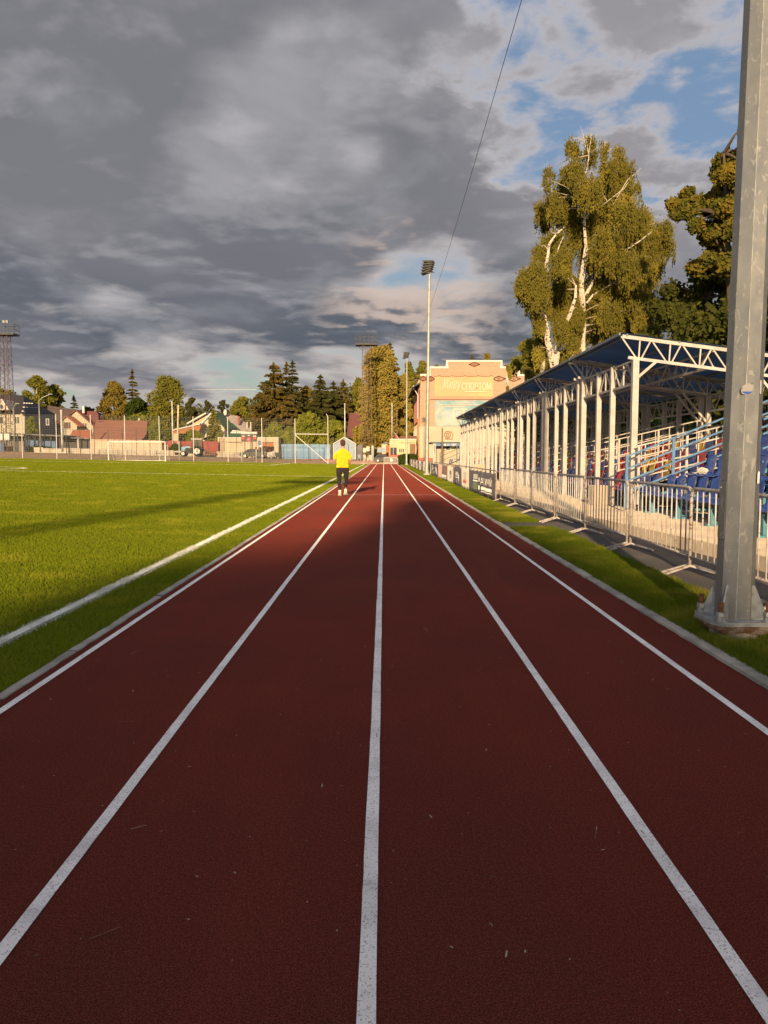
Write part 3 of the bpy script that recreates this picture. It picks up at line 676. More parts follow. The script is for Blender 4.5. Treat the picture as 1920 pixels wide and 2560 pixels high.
for i, kd in enumerate(kinds):
    y0 = 21.25 + i * 3.08; y1 = y0 + 3.0; x0 = bx(y0)
    t = thing('banner', kw[kd] + ', ' + ordn[i] + ' in the row', 'banner', (x0, y0, 0), 0, 'banners hung on barriers along the track')
    ph = random.uniform(0, 9)
    def wav(y, z, ph=ph): return .028 * math.sin(y * 5.1 + ph) * (1 - .5 * z) + .016 * math.sin(y * 13 + ph * 2 + z * 2)
    def cl(y, z, off=0): return (bx(y) - .03 - wav(y, z) - off, y, z)
    NY, NZ = 26 if i < 8 else 12, 6; bot = .05
    vs = []; fs = []
    for a in range(NY + 1):
        y = y0 + (y1 - y0) * a / NY; zt = .80 - .035 * abs(math.sin((a / NY) * math.pi * 3)) + .01 * mnoise.noise((y, 1, 1))
        for b in range(NZ + 1): vs.append(cl(y, bot + (zt - bot) * b / NZ))
    for a in range(NY):
        for b in range(NZ): k = a * (NZ + 1) + b; fs.append((k, k + 1, k + NZ + 2, k + NZ + 1))
    cloth = MB().add(vs, fs).build('cloth', MT[mk[kd]], t, smooth=True)
    md = cloth.modifiers.new('th', 'SOLIDIFY'); md.thickness = .003
    rail = MB().tube([(bx(y0) + .0, y0, .86), (bx(y1) + .0, y1, .86)], .017, 6)
    for yy in (y0 + .04, y1 - .04): rail.tube([(bx(yy), yy, .02), (bx(yy), yy, .86)], .017, 6)
    rail.tube([(bx(y0), y0, .2), (bx(y1), y1, .2)], .012, 6); rail.build('barrier_frame', MT['barrier_worn'], t)
    def patch(u0, u1, z0, z1, mt, name='print', off=.010):
        n = 10; vs = []; fs = []
        for a in range(n + 1):
            y = y1 - (y1 - y0) * (u0 + (u1 - u0) * a / n)
            for z in (z0, (z0 + z1) / 2, z1): vs.append(cl(y, z, off))
        for a in range(n): k = a * 3; fs += [(k, k + 1, k + 4, k + 3), (k + 1, k + 2, k + 5, k + 4)]
        return MB().add(vs, fs).build(name, MT[mt], t)
    def fillp(poly, mt, off=.012, name='print'):
        cy = sum(p[0] for p in poly) / len(poly); cz = sum(p[1] for p in poly) / len(poly)
        P_ = lambda u, z: cl(y1 - (y1 - y0) * u, z, off)
        vs = [P_(cy, cz)] + [P_(*p) for p in poly]; n = len(poly)
        return MB().add(vs, [(0, 1 + k, 1 + (k + 1) % n) for k in range(n)]).build(name, MT[mt], t)
    if kd == 'dark_t':
        tm = text_mb('АУДИЧЕЙ', .30, lambda u, v: cl(y1 - .22 - u * 1.50, .38 + v * .95, .014)); tm.build('lettering', MT['print_white'], t)
        patch(.10, .86, .215, .31, 'print_white'); patch(.10, .86, .155, .178, 'print_white')
    elif kd == 'dark_g': patch(.35, .75, .50, .66, 'print_grey'); patch(.35, .78, .42, .465, 'print_white'); patch(.38, .78, .16, .38, 'print_green'); patch(.90, .96, .2, .33, 'print_white'); patch(.90, .96, .45, .58, 'print_white')
    elif kd == 'light_r':
        for zz in (.56, .44): patch(.36, .62, zz, zz + .09, 'print_grey'); patch(.42, .56, zz + .03, zz + .06, 'banner_light', 'print', .016)
        patch(.34, .70, .25, .34, 'print_red'); patch(.34, .70, .37, .385, 'print_red')
    elif kd == 'dark_b': patch(.38, .62, .44, .60, 'print_grey'); patch(.36, .66, .36, .39, 'print_white'); patch(.74, .79, .22, .5, 'print_white'); patch(.5, .55, .15, .34, 'print_white')
    elif kd == 'light_e':
        fillp([(.5 + .16 * math.cos(R(a)), .50 + .11 * math.sin(R(a))) for a in range(0, 360, 24)], 'print_green')
        fillp([(.30, .36), (.36, .37), (.52, .28), (.68, .37), (.74, .36), (.52, .22)], 'print_grey')
    elif kd == 'brown': patch(.08, .92, .20, .30, 'print_white'); patch(.08, .92, .13, .155, 'print_white')

# ---------------------------------------------------------------- seats and bleachers
def seat_mesh():
    prof = [(-.03, -.015), (.0, 0), (.06, .005), (.16, -.008), (.27, -.012), (.34, .004), (.375, .045), (.39, .11), (.40, .20), (.415, .28), (.43, .34), (.435, .37)]
    nu = 10; front = []; back = []
    for j, (x, z) in enumerate(prof):
        t_ = j / (len(prof) - 1); w = .205 if t_ < .55 else (.175 + .03 * math.sin((t_ - .55) * 6))
        if j == len(prof) - 3: w = .19
        if j == len(prof) - 2: w = .165
        if j == len(prof) - 1: w = .11
        if j == 6: w = .165
        if j == 7: w = .16
        if j == 8: w = .185
        for k in range(nu + 1):
            u = -1 + 2 * k / nu; cup = .018 * u ** 4
            if x > .36: px_, pz_ = x - cup * 1.6, z - (0 if t_ < .95 else .02 * u * u)
            else: px_, pz_ = x, z + cup - .008 * (1 - u * u) * (1 if .05 < x < .3 else 0)
            front.append((px_, u * w, pz_))
            back.append((px_ + (.012 if x > .36 else .0), u * w, pz_ - (0 if x > .36 else .012)))
    n = len(front); m = nu + 1; L = len(prof); fs = []
    for j in range(L - 1):
        for k in range(nu):
            a = j * m + k; fs += [(a, a + 1, a + m + 1, a + m), (n + a, n + a + m, n + a + m + 1, n + a + 1)]
    for k in range(nu): fs += [(k, n + k, n + k + 1, k + 1), ((L - 1) * m + k, (L - 1) * m + k + 1, n + (L - 1) * m + k + 1, n + (L - 1) * m + k)]
    for j in range(L - 1): a, b = j * m, (j + 1) * m; fs += [(a, b, n + b, n + a), (a + nu, n + a + nu, n + b + nu, b + nu)]
    return MB().add(front + back, fs)
SEAT = {}
for c_ in ('blue', 'red', 'yellow'):
    o = seat_mesh().build('seat', MT[c_ + '_seat'], smooth=True); SEAT[c_] = o.data; bpy.data.objects.remove(o)
PITCHY = .47
def railing(t, x0, z0, x1, z1, y, mt, heights, posts, w=.03, infill=0):
    """sloped end railing; z at the ends is the deck height"""
    dz = (z1 - z0) / (x1 - x0); mb = MB()
    for h in heights: mb.bar((x0, y, z0 + h), (x1, y, z1 + h), w)
    for x in posts: zz = z0 + dz * (x - x0); mb.bar((x, y, zz - .25), (x, y, zz + heights[0] + .01), w * 1.8, w * 1.3)
    for k in range(infill): x = x0 + (x1 - x0) * (k + .5) / infill; zz = z0 + dz * (x - x0); mb.bar((x, y + .002, zz + heights[-1]), (x, y + .002, zz + heights[0]), w * .8)
    return mb.build('end_railing', MT[mt], t)
def bleacher(Y0, label, rise, cols, steel, kind, rows=4, ns=9):
    Y1 = Y0 + 4.40; t = thing('bleacher', label, 'bleacher', (5.1, (Y0 + Y1) / 2, .185), 0, 'rows of bleachers with plastic seats')
    S = MT[steel]; zd = .185
    for r in range(rows):
        xs = 5.10 + r * .76; zs_ = .56 + r * rise
        MB().bar((xs + .06, Y0 + .05, zs_ - .045), (xs + .06, Y1 - .05, zs_ - .045), .05, .07).bar((xs + .34, Y0 + .05, zs_ - .04), (xs + .34, Y1 - .05, zs_ - .04), .05, .05).build('seat_beam', MT['dark_steel'], t)
        fz = zs_ - .40 + (.02 if r == 0 else 0)
        if r: MB().bb(xs - .34, xs - .02, Y0 + .05, Y1 - .05, fz - .02, fz + .015).build('footboard', MT['seat_board'], t)
        for k in range(ns):
            c = cols(r, k)
            if c is None: continue
            o = bpy.data.objects.new('seat', SEAT[c]); COL.objects.link(o); o.parent = t
            o.location = Vector((xs, Y0 + .25 + k * (4.4 - .5) / (ns - 1), zs_)) - WOFF[t.name]
    nf = 4
    for k in range(nf):
        y = Y0 + .12 + (4.4 - .24) * k / (nf - 1); m = MB(); xb = 5.10 + (rows - 1) * .76 + .5
        m.bar((5.16, y, zd), (5.16, y, .50), .07, .06).bb(5.04, 5.34, y - .09, y + .09, zd, zd + .03)
        m.bar((5.16, y, .46), (xb, y, .46 + (rows - 1) * rise), .05, .07)
        for r in range(1, rows): x = 5.2 + r * .76; m.bar((x, y, zd), (x, y, .46 + r * rise), .05)
        m.bar((5.2, y, zd + .06), (xb, y, zd + .06), .04)
        m.build('support_frame', S if steel != 'cream_paint' else MT['dark_steel'], t)
    return t
rr = random.Random(5)
def blue_only(r, k): return 'blue'
def mixed(m):
    def f(r, k):
        if r == 0: return 'blue' if rr.random() < .8 else 'red'
        q = rr.random(); return 'red' if q < .34 else ('yellow' if q < .6 else 'blue')
    return f
bl1 = bleacher(10.55, 'blue framed bleacher with all blue seats beside the thick galvanised post', .37, blue_only, 'teal_steel', 'b', 3)
bl2 = bleacher(6.1, 'blue framed bleacher nearest the camera, mostly cut off by the picture edge', .37, blue_only, 'teal_steel', 'b', 3)
for t, yy in ((bl1, 14.98), (bl1, 12.75)):
    x0 = 4.72 if yy > 14 else 6.25
    railing(t, x0, .50 + (x0 - 4.7) * .40, 7.7, .50 + 3 * .40, yy, 'blue_steel', (.76, .52, .28, .06), [x for x in (4.72, 5.62, 6.62, 7.6) if x >= x0 - .1])
M0 = 15.25; MP = 4.42
cen = ['first covered bleacher behind the nearest canopy posts, mixed red yellow and blue seats', 'second covered bleacher from the near end of the canopy', 'third covered bleacher from the near end of the canopy', 'fourth covered bleacher under the canopy',
       'fifth covered bleacher under the canopy', 'sixth covered bleacher under the canopy', 'seventh covered bleacher under the canopy', 'last covered bleacher, at the far end of the canopy']
for i in range(8):
    Y0 = M0 + i * MP + .02
    t = bleacher(Y0, cen[i], .25, mixed(i), 'cream_paint', 'w')
    railing(t, 5.0, .55, 8.15, 1.28, Y0 + .02, 'cream_paint', (.92, .70, .50, .30, .12), (5.05, 6.0, 7.0, 8.1), .026, 9)
    if i % 2 == 1: railing(t, 5.0, .55, 8.15, 1.28, Y0 + 2.2, 'cream_paint', (.92, .62, .3), (5.05, 6.6, 8.1), .026, 0)
    m = MB(); m.bar((8.2, Y0, 2.0), (8.2, Y0 + MP, 2.0), .035).bar((8.2, Y0, 1.45), (8.2, Y0 + MP, 1.45), .03)
    for k in range(16): y = Y0 + MP * (k + .5) / 16; m.bar((8.2, y, 1.45), (8.2, y, 2.0), .022)
    m.build('back_railing', MT['lattice_dark'], t)
    MB().bb(7.75, 8.22, Y0 + .03, Y0 + MP - .05, 1.12, 1.16).build('deck', MT['seat_board'], t)
# a crumpled white bag on the seats
g = MB()
for i in range(9): g.ell((5.95 + rr.uniform(-.05, .05), 14.35 + rr.uniform(-.08, .08), 1.00 + rr.uniform(-.02, .03)), (.05 + rr.uniform(0, .02), .055, .045), 7, 5)
tag(g.build('plastic_bag', MT['tarp_pale']), 'crumpled white plastic bag lying on the second row of blue seats', 'bag')
# ---------------------------------------------------------------- canopy
cn = thing('canopy', 'long lean-to canopy of dark blue sheets on cream steel posts and trusses over the seats', 'canopy', (5.04, M0, .185))
CP = MT['cream_paint']; SL = -.128
XF, XR, XB = 5.04, 8.2, 9.35; ZT = lambda x: 3.66 + SL * (x - 4.76); ZB = lambda x: ZT(x) - .40
def cpost(x, y, w=.115, col=CP, foot=True, zt=None):
    zt = zt or ZB(x)
    m = MB().bar((x, y, .185), (x, y, zt), w)
    if foot:
        for s in (-1, 1): m.add([(x, y + s * w / 2, .19), (x, y + s * (w / 2 + .13), .19), (x, y + s * w / 2, .42), (x + .012, y + s * w / 2, .19), (x + .012, y + s * (w / 2 + .13), .19), (x + .012, y + s * w / 2, .42)], [(0, 1, 2), (5, 4, 3), (0, 3, 4, 1), (1, 4, 5, 2), (2, 5, 3, 0)])
        m.bb(x - .12, x + .12, y - .2, y + .2, .185, .20)
    return m.build('post', col, cn)
ypost = []
for i in range(8):
    y = M0 + .35 + i * MP
    ypost += [(y, 1), (y + 1.50, 0), (y + 2.60, 0), (y + 3.98, 2)]
for y, k in ypost:
    cpost(XF, y, .12 if k else .105, CP); cpost(XR, y, .11, MT['cream_paint'], False, ZB(XR))
MB().bb(XF - .42, XF + .06, 17.00, 17.35, .186, .62).build('concrete_block', MT['plinth_concrete'], cn)
def rafter(y, full=True):
    m = MB(); x0, x1 = 4.76, XB
    m.bar((x0, y, ZT(x0)), (x1, y, ZT(x1)), .06, .07).bar((XF - .15, y, ZB(XF - .15)), (x1, y, ZB(x1)), .05, .06)
    step = .61; x = XF + .06
    while x < x1:
        m.bar((x, y, ZB(x)), (x + .02, y, ZT(x + .02)), .028)
        m.bar((x - .04, y, ZB(x)), (x - .36, y, ZT(x - .36)), .028)
        if x + .30 < x1: m.bar((x + .05, y, ZB(x)), (x + .24, y, ZT(x + .24)), .028)
        x += step
    m.bar((XF, y + .002, ZB(XF) - .42), (XF + .42, y + .002, ZB(XF + .42)), .05).bar((XR, y + .002, ZB(XR) - .75), (XR - .7, y + .002, ZB(XR - .7)), .05)
    return m.build('rafter_truss', CP, cn)
ry = []
for i in range(8):
    y = M0 + .35 + i * MP; ry += [y, y + 3.98]
for y in ry: rafter(y)
def longtruss(x, z0, z1, ya, yb, mt=CP):
    m = MB().bar((x, ya, z1), (x, yb, z1), .035).bar((x, ya, z0), (x, yb, z0), .045); n = max(2, int((yb - ya) / .36))
    for k in range(n):
        a = ya + (yb - ya) * k / n; b = ya + (yb - ya) * (k + 1) / n
        if k % 2 == 0: m.bar((x, a, z0), (x, b, z1), .024)
        else: m.bar((x, a, z1), (x, b, z0), .024)
    m.bar((x, (ya + yb) / 2, z0), (x, (ya + yb) / 2, z1), .03)
    return m.build('longitudinal_truss', mt, cn)
for i in range(8):
    y = M0 + .35 + i * MP
    for a, b in ((y, y + 1.5), (y + 1.5, y + 2.6), (y + 2.6, y + 3.98)): longtruss(XF, ZB(XF) - .50, ZB(XF) - .03, a + .06, b - .06)
    longtruss(6.6, ZB(6.6) + .03, ZT(6.6) - .05, y, y + 3.98); longtruss(XR, ZB(XR) - .42, ZB(XR) - .02, y, y + 3.98)
    # roof sheet of this bay, standing a little proud of the chords
    ya, yb = M0 + i * MP + (.30 if i == 0 else .02), M0 + (i + 1) * MP - .02; x0, x1 = 4.72, 9.45
    vs = []; fs = []; n = 10
    for k in range(n + 1):
        x = x0 + (x1 - x0) * k / n; zz = ZT(x) + .05 + .012 * math.sin(k * 2.1 + i)
        for y_ in (ya, yb):
            vs += [(x, y_, zz), (x, y_, zz + .012)]
    for k in range(n):
        a = k * 4; b = a + 4; fs += [(a, a + 2, b + 2, b), (a + 1, b + 1, b + 3, a + 3), (a, b, b + 1, a + 1), (a + 2, a + 3, b + 3, b + 2)]
    fs += [(0, 1, 3, 2), (n * 4, n * 4 + 2, n * 4 + 3, n * 4 + 1)]
    MB().add(vs, fs).build('roof_sheet', MT['canopy_sheet'], cn)
    MB().bar((4.70, ya, ZT(4.70) + .035), (4.70, yb, ZT(4.70) + .035), .03, .05).build('eave_trim', MT['canopy_edge'], cn)
    for x in (4.85, 5.9, 7.0, 8.1, 9.2): MB().bar((x, ya, ZT(x) + .035), (x, yb, ZT(x) + .035), .04, .04).build('purlin', MT['canopy_edge'], cn)
# fence behind the stand
ft = thing('mesh_fence', 'dark mesh fence on green posts behind the covered seats', 'fence', (9.0, 8, .2))
for k in range(16): MB().bar((8.95, 8 + k * 2.9, .2), (8.95, 8 + k * 2.9, 2.75), .06).build('post', MT['fence_green'], ft)
m = MB()
for k in range(15): m.bar((9.0, 8, .35 + k * .165), (9.0, 52, .35 + k * .165), .006)
for k in range(440): m.bar((9.003, 8 + k * .1, .3), (9.003, 8 + k * .1, 2.7), .004)
m.build('mesh', MT['dark_steel'], ft)
# ---------------------------------------------------------------- helpers for things far off; pixel outlines are turned into real places at depth Y
def PX_(Y, pts): return [(at(a, b, Y).x, at(a, b, Y).z) for a, b in pts]
def block(px0, px1, py0, py1, Y, dep):
    a = at(px0, py0, Y); b = at(px1, py1, Y); return MB().bb(a.x, b.x, Y, Y + dep, b.z, a.z)
def root(name, label, cat, px, Y, group=None):
    x = at(px, 1130, Y).x; return thing(name, label, cat, (x, Y, gz(x, Y)), 0, group)
def window(t, px0, px1, py0, py1, Y, n=2, frame='trim_white'):
    a = at(px0, py0, Y); b = at(px1, py1, Y); w = .09
    f = MB().bb(a.x - w, b.x + w, Y - .06, Y - .003, b.z - w, b.z).bb(a.x - w, b.x + w, Y - .06, Y - .003, a.z, a.z + w)
    f.bb(a.x - w, a.x, Y - .058, Y - .003, b.z, a.z).bb(b.x, b.x + w, Y - .058, Y - .003, b.z, a.z)
    for k in range(1, n): x = a.x + (b.x - a.x) * k / n; f.bb(x - w / 2, x + w / 2, Y - .055, Y - .003, b.z, a.z)
    fo = f.build('window', MT[frame], t); MB().bb(a.x, b.x, Y - .03, Y - .004, b.z, a.z).build('pane', MT['window_dark'], fo); return fo
def slab(t, name, p, q, Y0, Y1, th, mt):
    """roof slope: line p->q in (x,z), swept Y0..Y1"""
    d = Vector((q[0] - p[0], q[1] - p[1])).normalized(); n = Vector((-d.y, d.x)) * th
    if n.y < 0: n = -n
    return MB().prism([p, q, (q[0] + n.x, q[1] + n.y), (p[0] + n.x, p[1] + n.y)], Y0, Y1).build(name, MT[mt], t)

# --- ball-stop fence behind the goal
YF = 105.0; fz = lambda x: gz(x, YF)
fn = thing('ball_stop_fence', 'tall net fence with pale steel posts behind the far goal', 'fence', (ax(399, YF), YF, fz(ax(399, YF))))
fpx = [-30, 56, 142, 228, 313, 399, 484, 570, 655, 738, 820]
for i, p in enumerate(fpx):
    x = ax(p, YF); m = MB().bar((x, YF, fz(x) - .1), (x, YF, fz(x) + (6.05 if p < 800 else 6.3)), .092)
    if p > 800: m.bar((x, YF, fz(x) + 6.3), (x - .2, YF, fz(x) + 6.75), .08)
    m.build('post', MT['cream_paint'], fn)
xa, xb = ax(-30, YF), ax(738, YF); m = MB()
n = int((xb - xa) / .24)
for k in range(n + 1): x = xa + (xb - xa) * k / n; m.bar((x, YF + .08, fz(x)), (x, YF + .08, fz(x) + 5.95), .018, .012)
for k in range(25): m.bar((xa, YF + .095, fz(xa) + .05 + k * .245), (xb, YF + .095, fz(xb) + .05 + k * .245), .012, .018)
m.build('net', MT['net_wire'], fn)
x2, x3 = ax(738, YF), ax(820, YF); zb = at(780, 1085, YF).z
MB().bar((x2, YF, zb), (x3, YF, zb - .03), .10).build('cross_bar', MT['cream_paint'], fn); MB().bar((x2, YF, zb - .1), (x3, YF, fz(x3) + .05), .10).build('brace', MT['cream_paint'], fn)
# --- second, darker fence line further back
Y2 = 114.0
fd = thing('dark_fence', 'thin dark steel fence posts with a top wire behind the ball-stop net', 'fence', (ax(400, Y2), Y2, gz(ax(400, Y2), Y2)))
for p in (10, 64, 166, 201, 236, 271, 306, 341, 375, 411, 448, 520, 555, 592, 628, 665, 697, 733, 775):
    x = ax(p, Y2); MB().bar((x, Y2, gz(x, Y2) - .1), (x, Y2, az(1070 + p * .012, Y2)), .075).build('post', MT['lattice_dark'], fd)
m = MB()
for zpx in (1072, 1098): m.bar((ax(10, Y2), Y2, az(zpx, Y2)), (ax(775, Y2), Y2, az(zpx + 9, Y2)), .03)
m.build('wire', MT['lattice_dark'], fd)
# --- goal
YG = 98.5; xl, xr = ax(271, YG), ax(413, YG); zg = gz((xl + xr) / 2, YG)
g = thing('football_goal', 'white football goal with sagging net on the far goal line', 'goal', ((xl + xr) / 2, YG, zg)); zt = zg + 2.44
for x in (xl, xr): MB().bar((x, YG, gz(x, YG)), (x, YG, zt), .13).build('post', MT['white_paint'], g)
MB().bar((xl, YG, zt), (xr, YG, zt), .13).build('crossbar', MT['white_paint'], g)
for x in (xl, xr): MB().bar((x, YG, zt), (x, YG + .8, zt - .05), .05).bar((x, YG + .8, zt - .05), (x, YG + 1.9, zg), .05).bar((x, YG, zg + .05), (x, YG + 1.9, zg + .05), .05).build('side_frame', MT['white_paint'], g)
MB().bar((xl, YG + 1.9, zg + .05), (xr, YG + 1.9, zg + .05), .06).build('ground_bar', MT['white_paint'], g)
m = MB()
for k in range(37): x = xl + (xr - xl) * k / 36; s = .28 * math.sin(k * .35) ** 2; m.bar((x, YG + .6, zt - .3 - s), (x, YG + 1.88, zg + .08), .014)
for k in range(11): z = zg + .1 + k * .19; y = YG + 1.88 - k * .11; m.bar((xl, y, z), (xr, y, z), .014)
m.build('net', MT['trim_white'], g)
# --- white posts standing alone in front of the wall
for p, top, lab in ((448, 1104, 'short white post in front of the tractor'), (604.5, 1106, 'short white post at the boot of the dark saloon car'), (640.5, 1106, 'short white post with a grey box at the bonnet of the dark saloon car')):
    x = ax(p, 106.5); t = thing('white_post', lab, 'post', (x, 106.5, gz(x, 106.5)), 0, 'short white posts behind the goal line')
    MB().tube([(x, 106.5, gz(x, 106.5) - .1), (x, 106.5, az(top, 106.5))], .085, 8).build('shaft', MT['white_paint'], t, smooth=True)
    MB().tube([(x, 106.5, az(top, 106.5)), (x, 106.5, az(top, 106.5) + .04)], .10, 8).build('cap', MT['white_paint'], t)
    if p > 630: MB().bb(x - .12, x + .12, 106.33, 106.42, az(1123, 106.5), az(1117, 106.5)).build('junction_box', MT['shed_grey'], t)
# corner flag post
x = ax(910, 104); t = thing('corner_post', 'thin cream corner post where the touchline ends', 'corner post', (x, 104, gz(x, 104)))
MB().tube([(x, 104, 0), (x, 104, 1.45)], .035, 8).build('shaft', MT['cream_paint'], t); MB().tube([(x, 104, 1.45), (x, 104, 1.5)], .05, 8).build('cap', MT['cream_paint'], t)
# parking sign
YS = 118; t = root('parking_sign', 'blue and white parking sign above the dark saloon car', 'sign', 649, YS); a = at(643.5, 1101, YS); b = at(654.5, 1118, YS); cx = (a.x + b.x) / 2
MB().tube([(cx, YS + .05, gz(cx, YS)), (cx, YS + .05, a.z)], .035, 6).build('pole', MT['mast_steel'], t)
pl_ = MB().bb(a.x, b.x, YS - .02, YS + .01, b.z, a.z).build('plate', MT['trim_white'], t)
c = at(654, 1112.5, YS); MB().bb(a.x + .05, b.x - .05, YS - .025, YS - .021, c.z, a.z - .05).build('blue_field', MT['blue_panel'], t)
text_mb('P', .62, lambda u, v: (cx - .2 + u, YS - .03, c.z + .07 + v)).build('letter', MT['trim_white'], t)
# scoreboard
YB = 121; t = root('scoreboard', 'dark scoreboard with red digits and white top strip on thin legs', 'scoreboard', 622, YB)
block(603, 642, 1085, 1104, YB, .35).build('board', MT['board_grey'], t); block(602.5, 642.5, 1079.5, 1084.8, YB - .05, .45).build('top_strip', MT['trim_white'], t)
for p0, p1 in ((604.5, 611.5), (633, 640)):
    block(p0, p1, 1092, 1098, YB - .03, .02).build('digit_panel', MT['led_red'], t); block(p0, p1, 1089, 1091.6, YB - .03, .02).build('name_strip', MT['trim_white'], t)
block(619.5, 625, 1087.5, 1089.5, YB - .03, .02).build('name_strip', MT['trim_white'], t)
cc = at(622, 1098.5, YB); MB().tube([(cc.x, YB - .03, cc.z), (cc.x, YB - .005, cc.z)], .33, 18).build('round_dial', MT['led_red'], t)
text_mb('43', .36, lambda u, v: (cc.x - .22 + u, YB - .035, cc.z - .13 + v)).build('numerals', MT['trim_white'], t)
for p in (612, 627, 631): x = ax(p, YB); MB().bar((x, YB + .1, gz(x, YB)), (x, YB + .1, az(1104, YB)), .10).build('leg', MT['lattice_dark'], t)
# low white wall
YW = 126; t = thing('low_wall', 'low whitish concrete block wall running behind the tractor and the car', 'wall', (ax(380, YW), YW, gz(ax(380, YW), YW)))
xs = lin(ax(84, YW), ax(690, YW), 26); rw = random.Random(3)
for i in range(26):
    h = .82 if i < 22 else .95
    if i in (1, 2) : h = .7
    MB().bb(xs[i] + .02, xs[i + 1] - .02, YW, YW + .4, gz(xs[i], YW) - .3, gz(xs[i], YW) + h + rw.uniform(-.03, .03)).build('block', MT['wall_lowwhite'], t)
# --- fences behind
def board_fence(name, label, px0, px1, yt0, yt1, yb, Y, mt, n, dep=.06, jag=0):
    t = root(name, label, 'fence', (px0 + px1) / 2, Y)
    xs = lin(ax(px0, Y), ax(px1, Y), n)
    for i in range(n):
        k = i / max(1, n - 1); zt_ = az(yt0 + (yt1 - yt0) * k, Y) + rw.uniform(-jag, jag)
        MB().bb(xs[i] + .015, xs[i + 1] - .03, Y, Y + dep, az(yb, Y) - .3, zt_).build('panel', MT[mt], t)
        if i: MB().bb(xs[i] - .05, xs[i] + .05, Y + dep + .01, Y + dep + .12, az(yb, Y) - .3, zt_ - .05).build('post', MT['shed_grey'], t)
    return t
board_fence('panel_fence', 'cream panel fence below the brown shed roof', 225, 405, 1098.5, 1101, 1124, 128, 'fence_cream', 12, .1, .03)
board_fence('red_fence', 'red sheet fence behind the tractor', 405, 546, 1102, 1104, 1133, 130, 'fence_red', 14, .05, .12)
# blue container fence
t = board_fence('blue_fence', 'long sky blue sheet metal fence left of the blue shed', 704, 826, 1110, 1111, 1149, 124, 'fence_blue', 9, .06)
m = MB(); xs = lin(ax(704, 124), ax(826, 124), 60)
for x in xs: m.bar((x, 123.97, az(1112, 124)), (x, 123.97, az(1117.5, 124)), .05)
m.bar((xs[0], 123.95, az(1118, 124)), (xs[-1], 123.95, az(1118.5, 124)), .05).build('ribbed_top', MT['fence_blue'], t)
block(700, 828, 1147.5, 1152, 123.9, .5).build('red_base', MT['fence_red'], t); block(826.5, 831, 1111, 1151, 124, .3).build('end_post', MT['lattice_dark'], t)
# gable shed (blue)
YH = 121; t = root('garden_shed', 'pale blue boarded shed with pointed gable and dark green roof behind the walking man', 'shed', 862, YH)
pg = PX_(YH, [(833, 1149), (833, 1110), (861, 1093), (890, 1110), (890, 1149)]); x1 = pg[4][0]
MB().prism(pg, YH, YH + 6).build('wall', MT['shed_blue'], t)
slab(t, 'roof', (pg[1][0] - .12, pg[1][1] - .06), pg[2], YH - .15, YH + 6.2, .1, 'shed_roof'); slab(t, 'roof', pg[2], (pg[3][0] + .12, pg[3][1] - .06), YH - .15, YH + 6.2, .1, 'shed_roof')
m = MB()
for a, b in ((pg[1], pg[2]), (pg[2], pg[3])): m.bar((a[0], YH - .18, a[1]), (b[0], YH - .18, b[1]), .06, .13)
m.bar((pg[0][0] + .04, YH - .04, pg[0][1]), (pg[0][0] + .04, YH - .04, pg[1][1]), .1).bar((pg[4][0] - .04, YH - .04, pg[4][1]), (pg[4][0] - .04, YH - .04, pg[3][1]), .1).build('trim', MT['trim_white'], t)
dd = MB(); a = at(841, 1119, YH); b = at(883, 1148, YH)
dd.bar((a.x, YH - .03, a.z), (b.x, YH - .03, a.z), .06).bar((a.x, YH - .03, a.z), (a.x, YH - .03, b.z), .06).bar((b.x, YH - .03, a.z), (b.x, YH - .03, b.z), .06); dd.build('door', MT['shed_blue'], t)
MB().bb(x1, x1 + 1.0, YH + .8, YH + 5.8, pg[0][1], pg[3][1] - .1).build('side_porch', MT['shed_grey'], t)
# bluish fence strip + flagpole on shed
def pole(px, pt, pb, Y, label, w=.05, mt='mast_steel', name='flag_pole', cat='pole'):
    a = at(px, pt, Y); b = at(px, pb, Y); t = thing(name, label, cat, (a.x, Y, b.z)); MB().tube([(a.x, Y, b.z), (a.x, Y, a.z)], [w * 1.2, w], 8).build('shaft', MT[mt], t, smooth=True)
    MB().ell((a.x, Y, a.z), (w * 1.3, w * 1.3, w * 1.3), 8, 6).build('finial', MT[mt], t); return t
pole(862, 1010, 1100, 132, 'thin white pole rising behind the gable of the blue shed', .09, 'white_paint')
pole(980, 1009, 1100, 133, 'white pole standing in front of the tall golden tree', .085, 'white_paint')
pole(992, 1020, 1100, 135, 'brownish pole behind the small flag on the yellow building', .09, 'lattice_red')
pole(430, 1004, 1118, 128, 'upright white pole right of the drooping tree', .10, 'white_paint'); 
t = pole(442, 1014, 1118, 129, 'slightly leaning rusty white pole beside the upright one', .11, 'fence_cream'); t.rotation_euler.y = R(2)
pole(153, 1027, 1130, 124, 'thick white pole left of the twin-gabled house', .14, 'white_paint')
pole(618, 1057, 1090, 150, 'left one of two short chimney pipes behind the scoreboard', .13, 'trim_white', 'vent_pipe', 'pipe'); pole(627, 1057, 1090, 150, 'right one of two short chimney pipes behind the scoreboard', .13, 'trim_white', 'vent_pipe', 'pipe')
